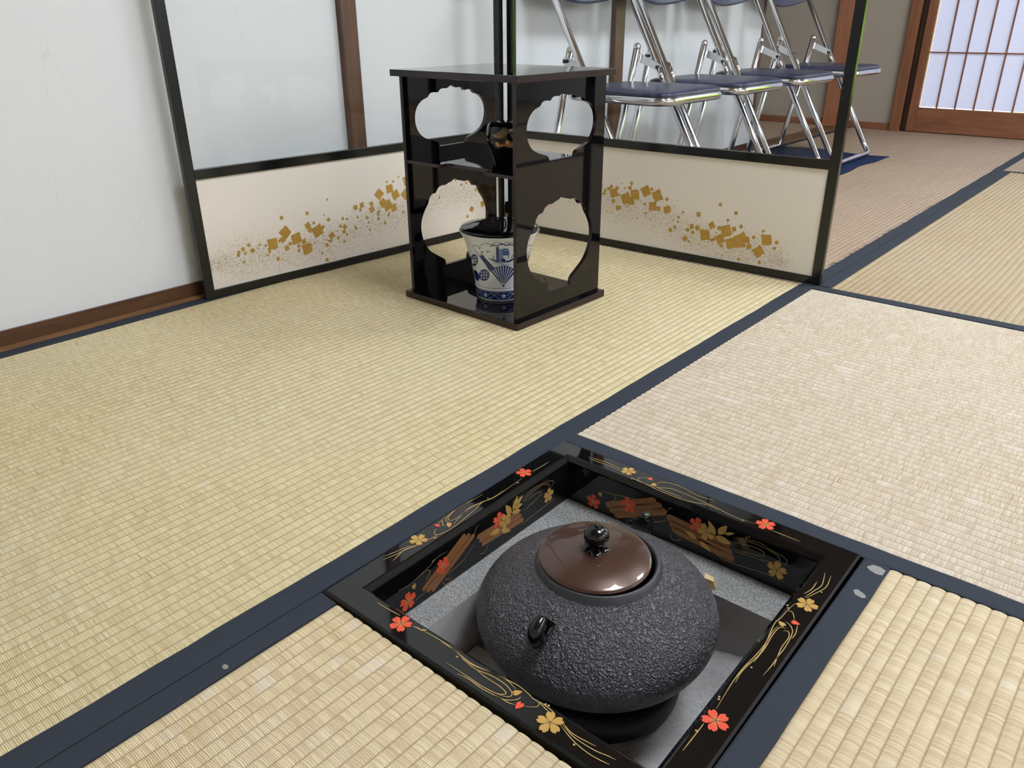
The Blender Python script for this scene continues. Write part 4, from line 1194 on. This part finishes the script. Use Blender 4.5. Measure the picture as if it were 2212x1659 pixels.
BIGR = [(275, 210, 70, .2), (370, 255, 80, .4), (442, 225, 80, .2), (530, 200, 78, .5), (620, 235, 85, .5), (582, 320, 68, .1), (700, 345, 60, .3), (410, 275, 60, .1), (1000, 545, 82, .1), (1170, 515, 88, .4), (1120, 580, 72, .6), (1210, 612, 85, .3), (1290, 580, 95, .7), (1330, 585, 50, .2), (1490, 585, 85, .1), (1425, 680, 80, .75), (1265, 620, 55, .4),
        (415, 135, 26, .7), (403, 170, 30, .2), (300, 172, 28, 0), (575, 182, 26, .3), (698, 262, 26, .7), (305, 330, 38, .3), (630, 335, 36, .1), (270, 275, 32, .5), (1055, 470, 50, .5), (950, 382, 36, .0), (1123, 305, 26, .7), (1248, 372, 28, .05), (1183, 430, 22, .7), (1288, 480, 30, .75), (1112, 492, 30, .3), (1232, 500, 36, .2), (940, 490, 36, .4), (895, 480, 36, .3), (862, 507, 28, .6), (902, 525, 26, .8), (760, 485, 24, .7), (725, 507, 30, .6), (840, 575, 40, .8), (870, 598, 20, .2), (1388, 565, 28, .2), (1572, 607, 30, .5), (1553, 654, 24, .1), (1350, 640, 40, .3), (1310, 632, 30, .7), (1130, 632, 28, .3), (790, 405, 22, 1.0), (520, 300, 20, .4), (205, 192, 24, .3), (195, 215, 24, .5), (255, 160, 26, .7)]
for (u, v, s, a) in BIGR:
    c = panel_xy('right', CT[0] + CT[2] * u, CT[1] + CT[2] * v)
    e_ = panel_xy('right', CT[0] + CT[2] * u, CT[1] + CT[2] * (v - s))
    flake('right', c[0], c[1], (e_[1] - c[1]), a + fr.uniform(-.1, .1), fr, 0.0038 - fr.uniform(0, 0.0002))
for (u, v, s, nm) in ((1021, 452, 14, 'left'), (1045, 440, 16, 'left'), (1012, 468, 8, 'left'), (1055, 425, 13, 'left'), (1030, 410, 9, 'left'), (1178, 440, 14, 'right'), (1195, 425, 13, 'right'), (1160, 452, 10, 'right'), (1230, 420, 12, 'right')):
    c = panel_xy(nm, u, v); flake(nm, c[0], c[1], s / 1000.0, fr.uniform(0, 1.5), fr)
# centre line of the drifting band, (along, height) knots
BAND = {'left': [panel_xy('left', CS[0] + CS[2] * u, CS[1] + CS[2] * v) for u, v in ((150, 1180), (450, 1130), (700, 1090), (950, 1050), (1150, 990), (1350, 880), (1550, 800), (1750, 760))] + [(0.72, 0.135), (0.90, 0.13)],
        'right': [(0.03, 0.14), (0.18, 0.15)] + [panel_xy('right', CT[0] + CT[2] * u, CT[1] + CT[2] * v) for u, v in ((250, 300), (450, 340), (650, 400), (850, 520), (1050, 600), (1250, 660), (1450, 700), (1650, 750))]}
for nm, n_dust in (('left', 15000), ('right', 13000)):
    K = sorted(BAND[nm]); kx = [k[0] for k in K]; kz_ = [k[1] for k in K]
    L = panels[nm][1]
    V = []; F = []
    for i in range(n_dust):
        s = fr.uniform(kx[0], kx[-1])
        s = min(max(s + fr.gauss(0, 0.012), 0.024), L - 0.024)
        zc = float(np.interp(s, kx, kz_))
        edge = min(1, (s - kx[0] + 0.02) / 0.08, (kx[-1] - s + 0.02) / 0.08)
        z = zc - 0.006 + fr.gauss(0, 0.024 * max(0.5, edge))
        if fr.random() < 0.12: z = zc + 0.012 + abs(fr.gauss(0, 0.022))
        if not 0.022 < z < 0.25: continue
        sz = fr.choice((0.0004, 0.0005, 0.0007, 0.0010)); a = fr.uniform(0, PI); c, q = math.cos(a) * sz, math.sin(a) * sz
        k = len(V); w = 0.38
        for (x, y) in ((-c + q * w, -q - c * w), (c + q * w, q - c * w), (c - q * w, q + c * w), (-c - q * w, -q + c * w)):
            V.append((s + x, 0.00385, z + y))
        F.append((k, k + 1, k + 2, k + 3))
    o = mesh_obj('gold_dust', V, F, M['dust'], panels[nm][0]); o['kind'] = 'stuff'
    # tiny leaf scraps
    for i in range(70):
        s = fr.uniform(kx[0] + 0.05, kx[-1] - 0.05); zc = float(np.interp(s, kx, kz_))
        flake(nm, s, zc + 0.012 + fr.gauss(0, 0.022), fr.choice((0.0022, 0.003, 0.004, 0.0055, 0.0075)), fr.uniform(0, 1.5), fr, 0.0039, fr.choice((0.5, 1, 1, 1.6)))

# ------------------------------------------------------------------ folding chairs
def chair_parts(root):
    r = 0.0108; hw = 0.2005
    k = -0.58
    def fp(z): return k * z
    def ftop(s): return [(fp(0.80), s * hw, 0.80), (fp(0.04), s * hw, 0.04), (0.0, s * (hw - 0.006), r), ]
    path = [(fp(0.80), -hw, 0.80), (fp(0.045), -hw, 0.045), (0.004, -hw + 0.012, r), (0.004, hw - 0.012, r), (fp(0.045), hw, 0.045), (fp(0.80), hw, 0.80)]
    tube('front_frame', fillet(path, 0.035, 5), r, M['chrome'], root, 12)
    hr = 0.176
    def rp(z): return -0.3995 + 0.187 * z
    path = [(rp(0.476), -hr, 0.476), (rp(0.035), -hr, 0.035), (rp(0) - 0.002, -hr + 0.014, r), (rp(0) - 0.002, hr - 0.014, r), (rp(0.035), hr, 0.035), (rp(0.476), hr, 0.476)]
    tube('rear_frame', fillet(path, 0.035, 5), r, M['chrome'], root, 12)
    for s in (-1, 1):
        lathe_o = lathe('end_cap', [(0.0, 0.012), (0.006, 0.010), (0.0108, 0.004), (0.0112, 0.0), (0.0112, -0.004)], M['plastic'] if s < 0 else M['chrome'], root, 14)
        lathe_o.location = (rp(0.476), s * hr, 0.476)
        # link plate
        p0 = Vector((rp(0.447), s * 0.188, 0.447)); p1 = Vector((fp(0.418) + 0.004, s * 0.188, 0.418))
        d = (p1 - p0).normalized(); nn = Vector((-d.z, 0, d.x))
        V = []; F = []
        outline = []
        for i in range(7):
            a = PI / 2 + PI * i / 6; outline.append(p0 + d * math.cos(a) * 0.012 + nn * math.sin(a) * 0.012)
        for i in range(7):
            a = -PI / 2 + PI * i / 6; outline.append(p1 + d * math.cos(a) * 0.011 + nn * math.sin(a) * 0.011)
        m = len(outline)
        V = [(p.x, p.y - 0.0015, p.z) for p in outline] + [(p.x, p.y + 0.0015, p.z) for p in outline]
        F = [tuple(range(m)), tuple(range(2 * m - 1, m - 1, -1))] + [(i, (i + 1) % m, m + (i + 1) % m, m + i) for i in range(m)]
        mesh_obj('link_plate', V, F, M['chrome'], root)
        # seat hinge plate running down to the seat
        V, F = tube_data([(fp(0.415) + 0.006, s * 0.186, 0.415), (fp(0.365) - 0.002, s * 0.186, 0.372)], [0.008, 0.007], 8)
        mesh_obj('hinge_plate', V, F, M['chrome'], root, True)
        for (px_, pz_) in ((p0.x, p0.z), (p1.x, p1.z)):
            b = tube('rivet', [(px_, s * 0.180, pz_), (px_, s * 0.1985, pz_)], 0.0052, M['dkmetal'], root, 10)
    # seat: padded slab with a chrome rim
    def rr(x0, x1, hwf, hwb, rad, n=6):
        pts = []
        cs = [(x1, -hwf, rad), (x1, hwf, rad), (x0, hwb, rad * 0.8), (x0, -hwb, rad * 0.8)]
        m = len(cs)
        for i in range(m):
            a = Vector(cs[i - 1][:2]); b = Vector(cs[i][:2]); c = Vector(cs[(i + 1) % m][:2]); q = cs[i][2]
            p = b + (a - b).normalized() * q; t2 = b + (c - b).normalized() * q
            for j in range(n + 1):
                s = j / n; pts.append(p * (1 - s) ** 2 + b * 2 * s * (1 - s) + t2 * s * s)
        return pts
    def slab(name, levels, mat, par):
        V = []; F = []
        m = len(levels[0][0])
        for pts, z in levels:
            V += [(p.x, p.y, z) for p in pts]
        for i in range(len(levels) - 1):
            for j in range(m):
                F.append((i * m + j, i * m + (j + 1) % m, (i + 1) * m + (j + 1) % m, (i + 1) * m + j))
        F.append(tuple(reversed(range(m)))); F.append(tuple(range((len(levels) - 1) * m, len(levels) * m)))
        return mesh_obj(name, V, F, mat, par, True)
    X0, X1 = -0.345, 0.013
    def sc(d): return rr(X0 + d, X1 - d, 0.179 - d, 0.162 - d, 0.060)
    rim = slab('seat_rim', [(sc(0.006), 0.3395), (sc(0.0015), 0.3435), (sc(0), 0.3515), (sc(0.0015), 0.3590), (sc(0.006), 0.3625)], M['chrome'], root)
    pad = slab('seat_pad', [(sc(0.006), 0.3620), (sc(0.0042), 0.3665), (sc(0.0065), 0.3715), (sc(0.013), 0.3752), (sc(0.030), 0.3775), (sc(0.07), 0.3785)], M['vinyl'], root)
    # curved backrest
    V = []; F = []; n = 20
    ring = [(0.625, -0.004), (0.627, 0.006), (0.635, 0.011), (0.77, 0.011), (0.785, 0.006), (0.79, 0.0), (0.785, -0.008), (0.77, -0.011), (0.635, -0.011), (0.627, -0.009)]
    m = len(ring)
    for i in range(n + 1):
        s = -1 + 2 * i / n; y = s * 0.192; bow = -0.045 * (1 - s * s); drop = -0.028 * (1 - s * s)
        for z_, o_ in ring:
            zz_ = z_ + (drop if z_ < 0.7 else 0); V.append((fp(zz_) + o_ + bow - 0.004, y, zz_))
    for i in range(n):
        for j in range(m):
            F.append((i * m + j, (i + 1) * m + j, (i + 1) * m + (j + 1) % m, i * m + (j + 1) % m))
    F.append(tuple(range(m))); F.append(tuple(reversed(range(n * m, n * m + m))))
    o = mesh_obj('backrest', V, F, M['vinyl'], root, True)
    bm = bmesh.new(); bm.from_mesh(o.data); bmesh.ops.recalc_face_normals(bm, faces=bm.faces); bm.to_mesh(o.data); bm.free()

CH = [(1.3175, 'chrome folding chair with navy seat, nearest to the folding screen'),
      (1.7575, 'chrome folding chair with navy seat, second from the folding screen'),
      (2.2210, 'chrome folding chair with navy seat, third from the folding screen'),
      (2.7555, 'chrome folding chair with navy seat, farthest from the screen')]
CZ = 0.0035
proto = empty('folding_chair', (-0.545, CH[0][0], CZ)); chair_parts(proto)
tag(proto, CH[0][1], 'chair', 'folding chairs along the white wall')
for y, lab in CH[1:]:
    e = proto.copy(); COL.objects.link(e); e.location = (-0.545, y, CZ); e['label'] = lab
    for ch in list(proto.children):
        c = ch.copy(); COL.objects.link(c); c.parent = e

# navy cloth under the chairs
V = []; F = []
nx_, ny_ = 14, 60
for j in range(ny_ + 1):
    for i in range(nx_ + 1):
        x = -0.965 + 0.50 * i / nx_; y = 1.03 + (2.985 - 1.03) * j / ny_
        if i == nx_: x += 0.008 * math.sin(9 * y) + 0.004 * math.sin(23 * y)
        if j == ny_: y += 0.02 * math.sin(14 * x) + 0.05 * (-(x + 0.6)) 
        z = 0.0022 + 0.0007 * math.sin(17 * x + 5 * y) * math.sin(7 * y)
        V.append((x, y, z))
m = len(V)
V += [(x, y, 0.0004) for x, y, z in V]
for j in range(ny_):
    for i in range(nx_):
        a = j * (nx_ + 1) + i; F.append((a, a + 1, a + nx_ + 2, a + nx_ + 1)); F.append((m + a + nx_ + 1, m + a + nx_ + 2, m + a + 1, m + a))
bd = [i for i in range(nx_ + 1)] + [(j + 1) * (nx_ + 1) + nx_ for j in range(ny_)] + [ny_ * (nx_ + 1) + i for i in range(nx_ - 1, -1, -1)] + [j * (nx_ + 1) for j in range(ny_ - 1, 0, -1)]
for i in range(len(bd)):
    a, b = bd[i], bd[(i + 1) % len(bd)]; F.append((b, a, m + a, m + b))
cl = mesh_obj('floor_cloth', V, F, M['navy'], None, True)
tag(cl, 'long navy cloth spread on the mats beneath the folding chairs', 'cloth')

# floor cushion just at the right edge of the picture
cb_ = bmesh.new(); add_box(cb_, 0.085, 0.60, 2.93, 3.45, 0.0012, 0.045, 0.018, 4)
cu = bm_obj('floor_cushion', cb_, M['navy'], None, True); tag(cu, 'flat navy floor cushion by the paper door', 'cushion')
